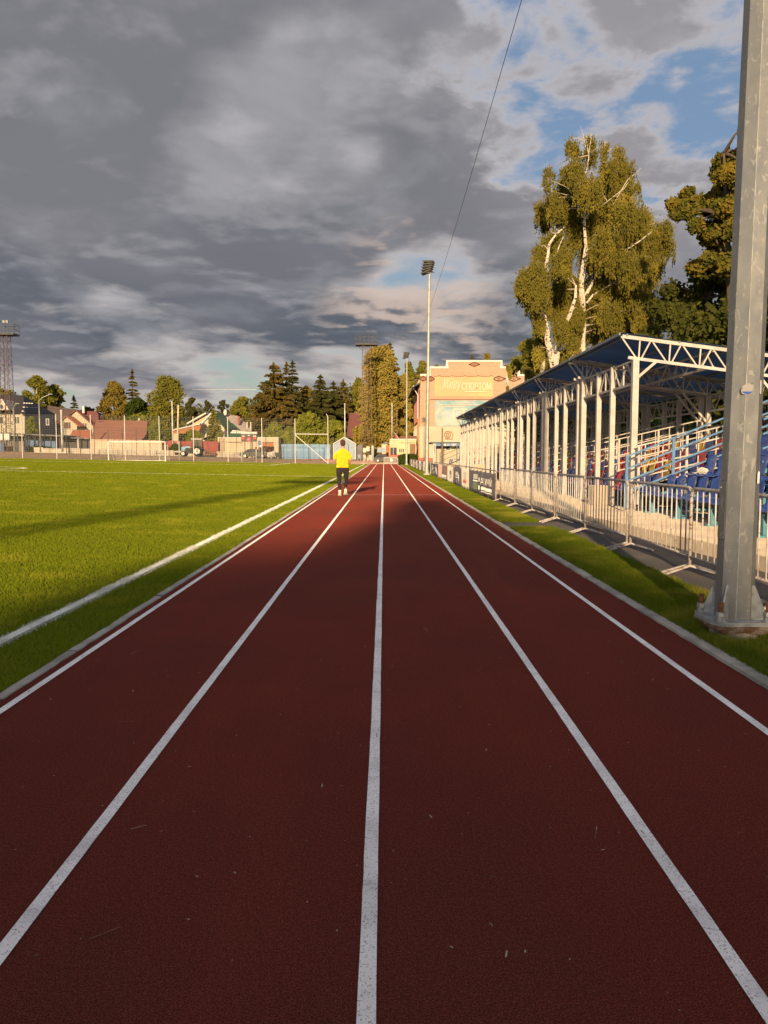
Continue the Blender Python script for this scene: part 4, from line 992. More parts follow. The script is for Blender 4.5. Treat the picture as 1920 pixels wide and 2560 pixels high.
# flag on the yellow building
t = root('flag', 'small red and white flag leaning on the roof of the yellow building', 'flag', 992, 126); a = at(985, 1080, 126); b = at(1000, 1100, 126)
MB().tube([(b.x, 126, b.z), (a.x, 126, a.z)], .03, 6).build('pole', MT['trim_white'], t)
c_ = a + (b - a) * .2; d_ = a + (b - a) * .8
MB().add([c_, d_, d_ + Vector((-.25, .1, -.6)), c_ + Vector((.1, .05, -1.0)), c_ + Vector((0, .03, 0)), d_ + Vector((0, .03, 0)), d_ + Vector((-.25, .13, -.6)), c_ + Vector((.1, .08, -1.0))], [(0, 1, 2, 3), (7, 6, 5, 4), (0, 3, 7, 4), (1, 0, 4, 5), (2, 1, 5, 6), (3, 2, 6, 7)]).build('cloth', MT['red_paint'], t)

# --- street lamps at the left
def street_lamp(px, pt, pb, Y, hx, label, arm=1.0):
    a = at(px, pt, Y); b = at(px, pb, Y); t = thing('street_lamp', label, 'street lamp', (a.x, Y, b.z), 0, 'street lamps beyond the pitch')
    MB().tube([(a.x, Y, b.z), (a.x, Y, a.z - .5)], [.14, .09], 8).build('post', MT['mast_steel'], t, smooth=True)
    MB().tube([(a.x, Y, a.z - .5), (a.x + hx * .3, Y, a.z), (a.x + hx, Y, a.z + .55 * arm)], .055, 6).build('arm', MT['mast_steel'], t)
    MB().ell((a.x + hx, Y, a.z + .55 * arm), (.42, .14, .10), 10, 6).build('lamp_head', MT['galv_bright'], t)
street_lamp(97, 994, 1130, 126, 1.9, 'tall street lamp with a long arm before the dark-roofed house')
street_lamp(33, 1014, 1128, 128, .65, 'short street lamp right of the lattice tower', .6)
# --- lattice towers
def lattice(px, Y, pb, ptop, hw, label, ruins, lights, pos=None):
    b = at(px, pb, Y); a = at(px, ptop, Y); x, z0, z1 = b.x, b.z, a.z
    if pos: x, Y, z0, z1 = pos
    t = thing('lattice_tower', label, 'floodlight tower', (x, Y, z0), 0, 'steel lattice floodlight towers'); w0, w1 = hw
    ww = lambda k: w0 + (w1 - w0) * k; cor = ((-1, -1), (1, -1), (1, 1), (-1, 1)); n = 16
    P_ = lambda c, k: Vector((x + c[0] * ww(k), Y + c[1] * ww(k), z0 + (z1 - z0) * k))
    for c in cor: MB().bar(P_(c, 0), P_(c, 1), .085).build('leg', MT[ruins], t)
    m = MB()
    for i in range(n):
        for j in range(4):
            c, d = cor[j], cor[(j + 1) % 4]; k0, k1 = i / n, (i + 1) / n; km = (k0 + k1) / 2
            m.bar(P_(c, k0), P_(d, km), .038).bar(P_(d, km), P_(c, k1), .038)
            if i % 4 == 0: m.bar(P_(c, k0), P_(d, k0), .05)
    m.build('bracing', MT[ruins], t)
    m = MB()
    for s in (-.2, .2): m.bar((x + s, Y - w0 * .2, z0), (x + s, Y - w1 * .2, z1), .05)
    for i in range(60): k = i / 60; m.bar((x - .2, Y - w0 * .2, z0 + (z1 - z0) * k), (x + .2, Y - w0 * .2, z0 + (z1 - z0) * k), .03)
    m.build('ladder', MT[ruins], t)
    pw = 1.95; pf = MB().bb(x - pw, x + pw, Y - 1.1, Y + 1.1, z1, z1 + .28)
    for s in (-1, 1): pf.bar((x + s * w1, Y, z1 - 1.0), (x + s * (w1 + .75), Y, z1 + .02), .08)
    pf.build('platform', MT['lattice_dark'], t)
    m = MB(); H = 1.75
    for h in (.9, H): m.bar((x - pw, Y - 1.1, z1 + h), (x + pw, Y - 1.1, z1 + h), .06).bar((x - pw, Y + 1.1, z1 + h), (x + pw, Y + 1.1, z1 + h), .06).bar((x - pw, Y - 1.1, z1 + h), (x - pw, Y + 1.1, z1 + h), .06).bar((x + pw, Y - 1.1, z1 + h), (x + pw, Y + 1.1, z1 + h), .06)
    for k in range(6): xx = x - pw + 2 * pw * k / 5; m.bar((xx, Y - 1.1, z1 + .2), (xx, Y - 1.1, z1 + H), .06).bar((xx, Y + 1.1, z1 + .2), (xx, Y + 1.1, z1 + H), .06)
    m.build('guard_rail', MT['lattice_dark'], t)
    if lights:
        for dx_ in (-1.55, -.15, .95, 1.2): MB().box((x - .35 + dx_, Y - 1.15, z1 + 2.15), (.62, .3, .42), rx=.2).build('floodlight', MT['galv_bright'], t)
        MB().bar((x - 2.1, Y - 1.1, z1 + 1.95), (x + .9, Y - 1.1, z1 + 1.95), .05).build('lamp_rail', MT['lattice_dark'], t)
        for dx_ in (-.75, .4): MB().bb(x + dx_ - .45, x + dx_ + .45, Y - 1.5, Y - 1.1, z0 + 2.0, z0 + 3.1).build('control_box', MT['trim_white'], t)
    MB().bb(x - w0 - .3, x + w0 + .3, Y - w0 - .3, Y + w0 + .3, z0 - 2, z0 + .05).build('footing', MT['plinth_concrete'], t)
lattice(23, 132, 1130, 839, (.86, .62), 'rusty lattice floodlight tower with lamps at the left edge of the picture', 'rusty_lattice', True)
lattice(917, 140, 1146, 864, (1.0, .72), 'lattice tower with an empty railed platform beside the tall golden tree', 'lattice_red', False)
lattice(0, 0, 0, 0, (.42, .30), 'lattice floodlight tower behind the camera whose long shadow falls across the pitch', 'rusty_lattice', True, (-11.4, -30, 0, 15.0))

# --- houses, left to right
# big dark-roofed house
t = root('house', 'large cream house with a black hipped roof behind the lattice tower', 'house', 60, 150)
Y = 150; base = 1150
MB().prism(PX_(Y, [(-130, base), (-130, 1033), (62, 1033), (62, base)]), Y, Y + 1).build('wall', MT['wall_cream'], t)
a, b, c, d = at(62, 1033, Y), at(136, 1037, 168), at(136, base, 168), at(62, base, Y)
MB().add([a, b, c, d, a + Vector((-6, 8, 0)), b + Vector((-6, 6, 0)), c + Vector((-6, 6, 0)), d + Vector((-6, 8, 0))], [(0, 1, 2, 3), (7, 6, 5, 4), (0, 4, 5, 1), (1, 5, 6, 2), (2, 6, 7, 3), (3, 7, 4, 0)]).build('side_wall', MT['wall_grey'], t)  # cream house wall on its shaded side; the shade is put into the grey
# hipped roof: front slope, side slope
f0, f1, f2, f3 = at(-130, 1034, Y - .4), at(64, 1034, Y - .4), at(58, 988, Y + 5), at(-100, 988, Y + 5)
MB().add([f0, f1, f2, f3] + [p + Vector((0, 1, -.4)) for p in (f0, f1, f2, f3)], [(0, 1, 2, 3), (7, 6, 5, 4), (0, 4, 5, 1), (1, 5, 6, 2), (2, 6, 7, 3), (3, 7, 4, 0)]).build('roof', MT['roof_dark'], t)
g0, g1, g2 = at(64, 1034, Y - .4), at(139, 1036, 169), at(58, 988, Y + 5)
rf = MB().add([g0, g1, g2, g0 + Vector((-.5, 0, -.4)), g1 + Vector((-.5, 0, -.4)), g2 + Vector((-.5, 0, -.4))], [(0, 1, 2), (5, 4, 3), (0, 3, 4, 1), (1, 4, 5, 2), (2, 5, 3, 0)]).build('roof', MT['roof_dark'], t)
for r_, (y0_, n_, x0_) in enumerate(((1009, 4, 70), (1019, 6, 69), (1029, 9, 66))):
    for k in range(n_):
        u = (x0_ + k * 6.2 - 62) / 78; p = g0.lerp(g1, clamp(u, 0, 1)); p = at(x0_ + k * 6.2, y0_ + (k * .25), p.y + 1.2 - .0 * k); 
        MB().bb(p.x - .18, p.x + .18, p.y - 1.6, p.y - 1.3, p.z - .09, p.z + .09).build('snow_guard', MT['trim_white'], rf)
window(t, 37, 48, 1042, 1059, Y, 2); window(t, -10, 8, 1042, 1059, Y, 2)
dm_ = PX_(Y - 1.5, [(-12, 1025), (4, 998), (20, 1025)]); MB().prism(dm_, Y - 1.5, Y + 3).build('dormer', MT['wall_white'], t)
m = MB(); m.bar((dm_[0][0] - .2, Y - 1.6, dm_[0][1]), (dm_[1][0], Y - 1.6, dm_[1][1] + .1), .1, .2).bar((dm_[1][0], Y - 1.6, dm_[1][1] + .1), (dm_[2][0] + .2, Y - 1.6, dm_[2][1]), .1, .2).build('bargeboard', MT['trim_white'], t)
window(t, 0, 8, 1012, 1022, Y - 1.52, 1); window(t, 116, 122, 1048, 1062, 149.4, 1)
# grey sheds and blue tarp under the dark roofed house
t = root('open_shed', 'long low grey open-sided shed behind the net, with blue sheeting inside', 'shed', 90, 138)
slab(t, 'roof', PX_(138, [(-60, 1082)])[0], PX_(138, [(165, 1092)])[0], 137, 144, .25, 'shed_grey')
for p in (-40, 10, 45, 62, 74, 88, 104, 128, 150): x = ax(p, 138); MB().bar((x, 138, az(1140, 138)), (x, 138, az(1086, 138)), .16).build('post', MT['lattice_dark'], t)
block(66, 140, 1097, 1136, 141, .2).build('blue_sheet', MT['blue_panel'], t); block(-60, 64, 1090, 1136, 142, .2).build('back_wall', MT['wall_grey'], t); block(-60, 12, 1108, 1136, 139.5, .2).build('blue_sheet', MT['blue_panel'], t)
block(66, 138, 1089, 1097, 142.5, .2).build('clear_strip', MT['wall_white'], t)
# violet roof
t = root('long_house', 'long low building with a dull violet roof behind the twin-gabled house', 'house', 155, 175)
slab(t, 'roof', PX_(175, [(118, 1019)])[0], PX_(175, [(215, 1033)])[0], 175, 185, .5, 'roof_violet')
MB().prism(PX_(175, [(118, 1020), (190, 1027), (190, 1065), (118, 1065)]), 175.1, 182).build('roof_slope', MT['roof_violet'], t)
MB().prism(PX_(175, [(118, 1066), (190, 1066), (190, 1120), (118, 1120)]), 175.6, 182).build('wall', MT['wall_grey'], t)
# twin gabled house
Y = 148; t = root('house', 'cream twin-gabled house with a red roof in the left background', 'house', 190, Y)
g2 = PX_(Y + 3, [(172, 1130), (172, 1060), (171, 1043), (191, 1027), (233, 1064), (233, 1130)])
MB().prism(g2, Y + 3, Y + 14).build('wall', MT['wall_cream'], t)
slab(t, 'roof', (g2[2][0] - .5, g2[2][1] - .4), g2[3], Y + 2.6, Y + 14, .22, 'roof_maroon'); slab(t, 'roof', g2[3], (g2[4][0] + .4, g2[4][1] - .35), Y + 2.6, Y + 14, .22, 'roof_maroon')
m = PX_(Y + 4, [(194, 1027), (236, 1027), (241, 1036), (241, 1056), (228, 1056)]); MB().prism(m, Y + 5, Y + 6).build('roof_slope', MT['roof_maroon'], t)
g1 = PX_(Y, [(156, 1120), (152, 1068), (149, 1057), (167, 1042), (193, 1062), (191, 1082), (176, 1089), (176, 1120)])
MB().prism(g1, Y, Y + 5).build('wall', MT['wall_cream'], t)
slab(t, 'roof', (g1[2][0] - .3, g1[2][1] - .2), g1[3], Y - .4, Y + 5, .2, 'roof_brick'); slab(t, 'roof', g1[3], (g1[4][0] + .5, g1[4][1] - .4), Y - .4, Y + 5, .2, 'roof_brick')
for p in (161.5, 166.5, 172.5): window(t, p, p + 3, 1057, 1070, Y, 1, 'roof_maroon')
window(t, 207, 210.5, 1058, 1070, Y + 3, 1, 'wall_white'); window(t, 213, 217, 1058, 1070, Y + 3, 1, 'wall_white')
MB().bb(ax(190, Y) - .15, ax(192, Y) + .1, Y + 4, Y + 4.3, az(1030, Y), az(1012, Y)).build('chimney', MT['trim_white'], t)
m = PX_(Y - 2, [(176, 1095), (188, 1076), (233, 1075), (233, 1095)]); MB().prism(m, Y - 3, Y - 2.6).build('porch_roof', MT['roof_brick'], t)
MB().prism(PX_(Y - 4, [(160, 1098), (172, 1088), (195, 1090), (212, 1098)]), Y - 6, Y - 4).build('awning', MT['shed_grey'], t)
t = root('dark_shed', 'dark open shed below the twin-gabled house', 'shed', 180, 140)
block(148, 225, 1098, 1125, 141, 4).build('wall', MT['lattice_dark'], t); slab(t, 'roof', PX_(140, [(140, 1094)])[0], PX_(140, [(226, 1098)])[0], 139.5, 146, .15, 'shed_grey')
for p in (158, 196): MB().bar((ax(p, 139.8), 139.8, az(1126, 140)), (ax(p, 139.8), 139.8, az(1097, 140)), .2).build('post', MT['trim_white'], t)
# brown roofed shed
Y = 136; t = root('barn', 'wide low barn with a big plain brown roof behind the goal', 'barn', 300, Y)
r_ = [at(226, 1101, Y), at(352, 1101, Y), at(369, 1052, Y + 7), at(241, 1050, Y + 7)]; mid = [at(361, 1093, Y + 1.6), at(366, 1085, Y + 3)]
vs = [r_[0], r_[1], mid[0], mid[1], r_[2], r_[3]]
MB().add(vs + [p + Vector((0, .6, -.25)) for p in vs], [(0, 1, 2, 3, 4, 5), (11, 10, 9, 8, 7, 6)] + [(k, 6 + k, 6 + (k + 1) % 6, (k + 1) % 6) for k in range(6)]).build('roof', MT['roof_brown'], t)
MB().prism(PX_(Y + 2, [(235, 1130), (235, 1096), (355, 1096), (355, 1130)]), Y + 2, Y + 8).build('wall', MT['wall_cream'], t)
block(346, 349, 1046, 1053, Y + 7, .4).build('chimney', MT['trim_white'], t)
# green and grey roofed house
Y = 144; t = root('house', 'house with a steep green roof, grey wing and orange boarded side behind the small spruce', 'house', 550, Y)
gg = PX_(Y, [(492, 1140), (492, 1075), (530, 1034), (575, 1080), (575, 1140)])
MB().prism(gg, Y, Y + 9).build('wall', MT['wall_white'], t)
slab(t, 'roof', (gg[1][0] - .6, gg[1][1] - .65), gg[2], Y - .5, Y + 9, .25, 'trim_white')
gr = [at(531, 1033, Y - .5), at(558, 1034, Y + 6), at(590, 1073, Y + 4), at(612, 1080, Y + 3), at(575, 1083, Y - .5)]
MB().add(gr + [p + Vector((-.1, .4, -.3)) for p in gr], [(0, 4, 3, 2, 1), (5, 6, 7, 8, 9)] + [(k, (k + 1) % 5, 5 + (k + 1) % 5, 5 + k) for k in range(5)]).build('roof', MT['roof_green'], t)
gy_ = [at(559, 1034, Y + 6.2), at(594, 1040, Y + 8), at(625, 1066, Y + 7), at(632, 1084, Y + 5), at(590, 1072, Y + 4.2)]
MB().add(gy_ + [p + Vector((0, .5, -.35)) for p in gy_], [(0, 1, 2, 3, 4), (9, 8, 7, 6, 5)] + [(k, 5 + k, 5 + (k + 1) % 5, (k + 1) % 5) for k in range(5)]).build('grey_roof', MT['roof_grey'], t)
block(594, 599.5, 1040, 1060, Y + 5, .8).build('chimney', MT['roof_brick'], t)
MB().ell(at(563, 1031, Y + 5), (.35, .2, .6), 8, 6).build('satellite_dish', MT['trim_white'], t)
MB().prism(PX_(Y - 3, [(433, 1077), (480, 1064), (506, 1061), (494, 1084), (433, 1084)]), Y - 3, Y - 1).build('boarded_side', MT['wood_orange'], t)
w = PX_(Y - 3.2, [(431, 1077), (505, 1060)]); slab(t, 'side_roof', w[0], w[1], Y - 3.3, Y, .2, 'trim_white')
w = PX_(Y + 2, [(471, 1061), (519, 1034)]); slab(t, 'side_roof', w[0], w[1], Y + 1, Y + 6, .25, 'trim_white')
MB().prism(PX_(Y + 2, [(478, 1062), (519, 1037), (505, 1060), (490, 1064)]), Y + 2, Y + 5).build('attic_side', MT['fence_cream'], t)
block(433, 445, 1084, 1112, Y - 3, 1).build('side_wall', MT['wall_cream'], t)
MB().bar(at(490, 1026, Y), at(522, 1029, Y), .05).bar(at(510, 1012, Y), at(510, 1045, Y), .05).build('aerial', MT['lattice_dark'], t)
gl = [at(560, 1096, 132), at(577, 1083, 134), at(640, 1084, 134), at(660, 1093, 132)]
MB().add(gl + [p + Vector((0, .3, -.3)) for p in gl], [(0, 3, 2, 1), (4, 5, 6, 7)] + [(k, (k + 1) % 4, 4 + (k + 1) % 4, 4 + k) for k in range(4)]).build('low_roof', MT['roof_green'], t)
MB().prism(PX_(134.5, [(575, 1083), (582, 1075), (612, 1078), (640, 1085)]), 134.5, 136).build('porch_gable', MT['trim_white'], t)
# cream garages
Y = 131; t = root('garage', 'long low cream garage block with orange-red doors behind the dark saloon car', 'garage', 620, Y)
block(544, 697, 1095, 1150, Y, 8).build('wall', MT['fence_cream'], t); block(543, 698, 1093.3, 1095.6, Y - .1, 8.3).build('roof_edge', MT['trim_white'], t)
for p0, p1, mt in ((566, 602, 'fence_cream'), (655, 684, 'wood_orange'), (645, 652, 'wood_orange')):
    d_ = block(p0, p1, 1106, 1150, Y - .05, .05).build('door', MT[mt], t); a = at(p0, 1105.6, Y); b = at(p1, 1105.6, Y); MB().bar((a.x, Y - .1, a.z), (b.x, Y - .1, b.z), .08, .12).build('lintel', MT['shed_grey'], d_)
for p in (550, 560, 605): x = ax(p, Y); MB().bar((x, Y - .05, az(1150, Y)), (x, Y - .05, az(1096, Y)), .1).build('drain_pipe', MT['lattice_dark'], t)
# maroon steep roof behind the shed
Y = 158; t = root('steep_roofed_house', 'house with a steep dark red roof between the blue shed and the tall golden tree', 'house', 880, Y)
MB().prism(PX_(Y, [(866, 1095), (874, 1032), (905, 1032), (912, 1095)]), Y, Y + 5).build('roof', MT['roof_maroon'], t); block(866, 912, 1095, 1140, Y + .1, 5).build('wall', MT['wall_cream'], t)
# yellow low building
Y = 122; t = root('office_building', 'low pale yellow building with a barred window left of the brick hall', 'building', 1005, Y)
block(974.5, 1040, 1098, 1152, Y, 7).build('wall', MT['wall_yellow'], t); block(974, 1041, 1097, 1099.5, Y - .08, 7.2).build('parapet', MT['trim_white'], t)
window(t, 998, 1010, 1122, 1131, Y, 3, 'wall_yellow')
w_ = window(t, 1026, 1037, 1111, 1138, Y, 4, 'wood_orange')
MB().bar(at(1000, 1107, Y - .05), at(1036, 1107, Y - .05), .06).build('cable_duct', MT['lattice_dark'], t)
t = root('kiosk', 'small cream kiosk with a peaked roof and orange side beside the yellow building', 'kiosk', 965, 127)
block(954, 968, 1110, 1150, 127, 3).build('wall', MT['wall_white'], t); block(965, 975, 1113, 1150, 126, 1.5).build('orange_side', MT['wood_orange'], t)
MB().prism(PX_(126.8, [(952, 1110), (966, 1103.5), (976, 1110)]), 126.8, 130).build('roof', MT['shed_grey'], t)
# grey-green shed roof right of it
t = root('lean_to', 'dark lean-to roof squeezed between the yellow building and the brick hall', 'shed', 1025, 131); block(1000, 1042, 1090, 1098, 131, 3).build('roof', MT['roof_brown'], t)
# --- the brick hall
Y = 125.0; t = root('sports_hall', 'tall yellow brick sports hall with a stepped parapet and two hanging adverts', 'hall', 1185, Y)
top = [(1052, 938), (1076, 938), (1076, 919.5), (1120, 919.5), (1120, 903.5), (1251, 903.5), (1251, 919.5), (1295, 919.5), (1295, 939), (1318, 939)]
MB().prism(PX_(Y, [(1050, 1066)] + top + [(1318, 1066)]), Y, Y + 26).build('upper_wall', MT['yellow_brick'], t)
MB().prism(PX_(Y, [(1049, 1145), (1049, 1066.1), (1319, 1066.1), (1319, 1145)]), Y - .05, Y + 26).build('lower_wall', MT['wall_cream'], t)
block(1048, 1320, 1145, 1158, Y - .1, 26).build('red_plinth', MT['red_paint'], t)
m = MB(); tp = PX_(Y, top)
for i in range(len(tp) - 1):
    p, q = tp[i], tp[i + 1]
    if abs(p[1] - q[1]) < .3: m.bb(p[0] - .1, q[0] + .1, Y - .12, Y + .6, p[1] - .12, p[1] + .2)
    else: s = -1 if q[1] > p[1] else 1; xx = p[0]; m.bb(min(xx, xx + s * .32) , max(xx, xx + s * .32), Y - .11, Y + .5, min(p[1], q[1]), max(p[1], q[1]) + .19)
m.build('coping', MT['trim_white'], t)
# coloured brick ornament
m = MB()
def diamond(cx, cy, rx, ry, n=7):
    for i in range(-n, n + 1):
        k = i / n; y0 = ry * (1 - abs(k))
        for s in (-1, 1):
            c = at(cx + rx * k, cy + s * y0, Y); m.box((c.x, Y - .012, c.z), (.36, .05, .10))
    c = at(cx, cy, Y); m.box((c.x, Y - .012, c.z), (.7, .05, .10)); m.box((c.x, Y - .014, c.z), (.3, .05, .4))
diamond(1186, 911, 12, 5.5, 6)
for cx in (1247, 1284): diamond(cx, 947, 16, 6.5, 8)
for cx in (1058, 1077): diamond(cx, 947, 10, 6, 6)
for k in range(22):
    px = 1088 + k * 8.2
    if px > 1230: break
    c = at(px, 940.5 - (1.6 if k % 4 == 1 else 0), Y); m.box((c.x, Y - .012, c.z), (.36, .05, .09)); c = at(px + 4, 941.5 - (1.6 if k % 4 == 1 else 0), Y); m.box((c.x, Y - .012, c.z), (.2, .05, .08))
c0, c1 = at(1075, 998.5, Y), at(1315, 998.5, Y); m.bb(c0.x, c1.x, Y - .05, Y - .005, c0.z - .07, c0.z + .07)
m.build('brick_ornament', MT['brick_pattern'], t)
# adverts
def advert(px0, px1, py0, py1, mt):
    a, b = at(px0, py0, Y), at(px1, py1, Y); n = 24; vs = []; fs = []
    for i in range(n + 1):
        for j in range(7):
            u, v = i / n, j / 6; rip = .05 * math.sin((u * 1.4 + v) * 11) * max(0, u + v - .9)
            vs.append((a.x + (b.x - a.x) * u, Y - .10 - rip, b.z + (a.z - b.z) * v))
    for i in range(n):
        for j in range(6): k = i * 7 + j; fs.append((k, k + 7, k + 8, k + 1))
    o = MB().add(vs, fs).build('advert', MT[mt], t); s = o.modifiers.new('s', 'SOLIDIFY'); s.thickness = .02; return o, a, b
o, a, b = advert(1087, 1233, 942.5, 991.5, 'advert_orange')
yo = Y - .19
text_mb('Живу', 2.3, lambda u, v: (at(1104, 972, Y).x + u * .48, yo, at(1102, 972, Y).z + v * 1.0), .42).build('script_lettering', MT['print_cream'], o)
z0_ = at(1, 975, Y).z; text_mb('СПОРТОМ', 1.62, lambda u, v: (at(1153, 972, Y).x + u * .58, yo, z0_ + v * .98)).build('lettering', MT['print_cream'], o)
text_mb('СПОРТОМ', 1.62, lambda u, v: (at(1153, 972, Y).x + u * .58 + .045, yo - .004, z0_ + v * .98)).build('lettering', MT['print_cream'], o)
a_, b_ = at(1162, 978.2, Y), at(1214, 980.5, Y); MB().bb(a_.x, b_.x, yo - .01, yo, b_.z, a_.z).build('underline', MT['print_cream'], o)
o, a, b = advert(1087.5, 1246, 1001.5, 1065.5, 'advert_teal')
m = MB()
for k in range(7):   # nested running-track curves at the left
    pts = []
    r = 1.0 - k * .125; c = at(1087.5, 1042, Y)
    for i in range(15):
        u = i / 14; an = R(-70 + 140 * u); pts.append((c.x + .05 + 1.38 * r * max(0, math.cos(an)) ** 1.2, c.z + 2.2 * r * math.sin(an) * (1.0 if an < 0 else 1.15)))
    for p, q in zip(pts[:-1], pts[1:]): m.bar((p[0], yo, p[1]), (q[0], yo, q[1]), .02, .085)
m.build('track_curves', MT['print_cream'], o)
m = MB()
for p0, p1, q in ((1127, 1175, 1007), (1099, 1200, 1011.5), (1099, 1160, 1016.5), (1110, 1200, 1012.6)): a_, b_ = at(p0, q, Y), at(p1, q + 1.6, Y); m.bb(a_.x, b_.x, yo - .01, yo, b_.z, a_.z)
for k in range(24): p = 1112 + k * 1.8; a_, b_ = at(p, 1040 + (k * 37 % 11), Y), at(p + .6, 1062, Y); m.bb(a_.x, b_.x, yo - .01, yo, b_.z, a_.z)
m.build('print_lines', MT['print_pale'], o)
text_mb('ГТО', 2.1, lambda u, v: (at(1130, 1046, Y).x + u, yo - .012, at(1, 1046, Y).z + v)).build('lettering', MT['print_cream'], o)
a_ = at(1121, 1089, Y)
m = MB(); 
for r0 in (.52, .24):
    for i in range(18): p, q = R(i * 20), R(i * 20 + 20); m.bar((a_.x - .15 + r0 * math.cos(p), Y - .1, a_.z + .15 + r0 * math.sin(p)), (a_.x - .15 + r0 * math.cos(q), Y - .1, a_.z + .15 + r0 * math.sin(q)), .08, .13)
m.bar((a_.x + .35, Y - .1, a_.z + .75), (a_.x + .72, Y - .1, a_.z + .2), .08, .11).bar((a_.x + .72, Y - .1, a_.z + .2), (a_.x + .6, Y - .1, a_.z - .55), .08, .11).bar((a_.x - .6, Y - .1, a_.z - .55), (a_.x + .65, Y - .1, a_.z - .55), .08, .13)
m.build('emblem', MT['brick_pattern'], t)
# eave, gutters and the recessed left side of the hall
e0, e1 = at(1052, 946, Y), at(1040, 1, Y)
zE = at(1052, 949, Y).z; xE = at(1050, 949, Y).x
MB().prism([(xE - 1.0, zE - .9), (xE + 3, zE + 1.2), (xE + 3, zE + .9), (xE - 1.0, zE - 1.1)], Y + .8, Y + 25.5).build('roof', MT['roof_dark'], t)
MB().tube([(xE - 1.05, Y + .8, zE - .95), (xE - 1.05, Y + 25, zE - .95)], .10, 6).tube([(xE - 1.05, Y + 3, zE - .95), (xE - .2, Y + 3, zE - 2.2), (xE - .2, Y + 3, 1)], .09, 6).build('gutter', MT['gutter_white'], t)
MB().bb(xE - .12, xE - .02, Y + 1.2, Y + 22, at(1, 1050, Y).z, zE - 1.2).build('side_facade', MT['side_pink'], t)
MB().bb(xE - .3, xE - .03, Y + .8, Y + 2.4, .3, at(1, 1045, Y).z).build('orange_pillar', MT['pipe_orange'], t)
# --- white pavilion with striped valance, in front of the hall
Y = 66; t = root('pavilion', 'small cream pavilion with a blue and white valance at the far end of the stand', 'pavilion', 1115, Y)
block(1091, 1152, 1108, 1164, Y, 3).build('wall', MT['wall_cream'], t); block(1078, 1154, 1105, 1109, Y - 1.0, 4.2).build('roof', MT['shed_roof'], t)
m = MB(); a_, b_ = at(1083, 1109, Y - 1), at(1152, 1115, Y - 1)
MB().bb(a_.x, b_.x, Y - 1.02, Y - .98, b_.z, a_.z).build('valance', MT['awning_blue'], t)
window(t, 1115, 1125, 1115, 1125, Y, 1)
for p in (1084, 1088, 1149.5): x = ax(p, Y - 1); MB().bar((x, Y - 1, .02), (x, Y - 1, a_.z), .09).build('post', MT['blue_steel' if p > 1140 else 'cream_paint'], t)
# far small blue seat stand beside it
t = thing('bleacher', 'small far bleacher with a few blue seats and a sloping handrail before the pavilion', 'bleacher', (4.4, 56.5, .185), 0, 'rows of bleachers with plastic seats')
MB().bb(4.0, 7.2, 55.0, 58.5, .1, .4).build('deck', MT['dark_steel'], t)
for r in range(3):
    for k in range(4):
        o = bpy.data.objects.new('seat', SEAT['blue']); COL.objects.link(o); o.parent = t; o.location = Vector((4.5 + r * .76 + (k % 2) * .05, 55.4 + k * .8, .62 + r * .36)) - WOFF[t.name]
MB().bar((4.5, 55, .55), (6.6, 55, 1.5), .07).build('seat_beam', MT['dark_steel'], t)
railing(t, 4.0, .40, 6.4, 1.5, 55.0, 'shed_grey', (1.05, .75, .4), (4.0, 5.2, 6.4), .035)
x_ = 3.9; tag(MB().tube([(3.92, 52, 0), (3.92, 52, 3.1)], .05, 8).build('thin_post', MT['lattice_red']), 'thin brownish post standing between the banners and the pavilion', 'post')

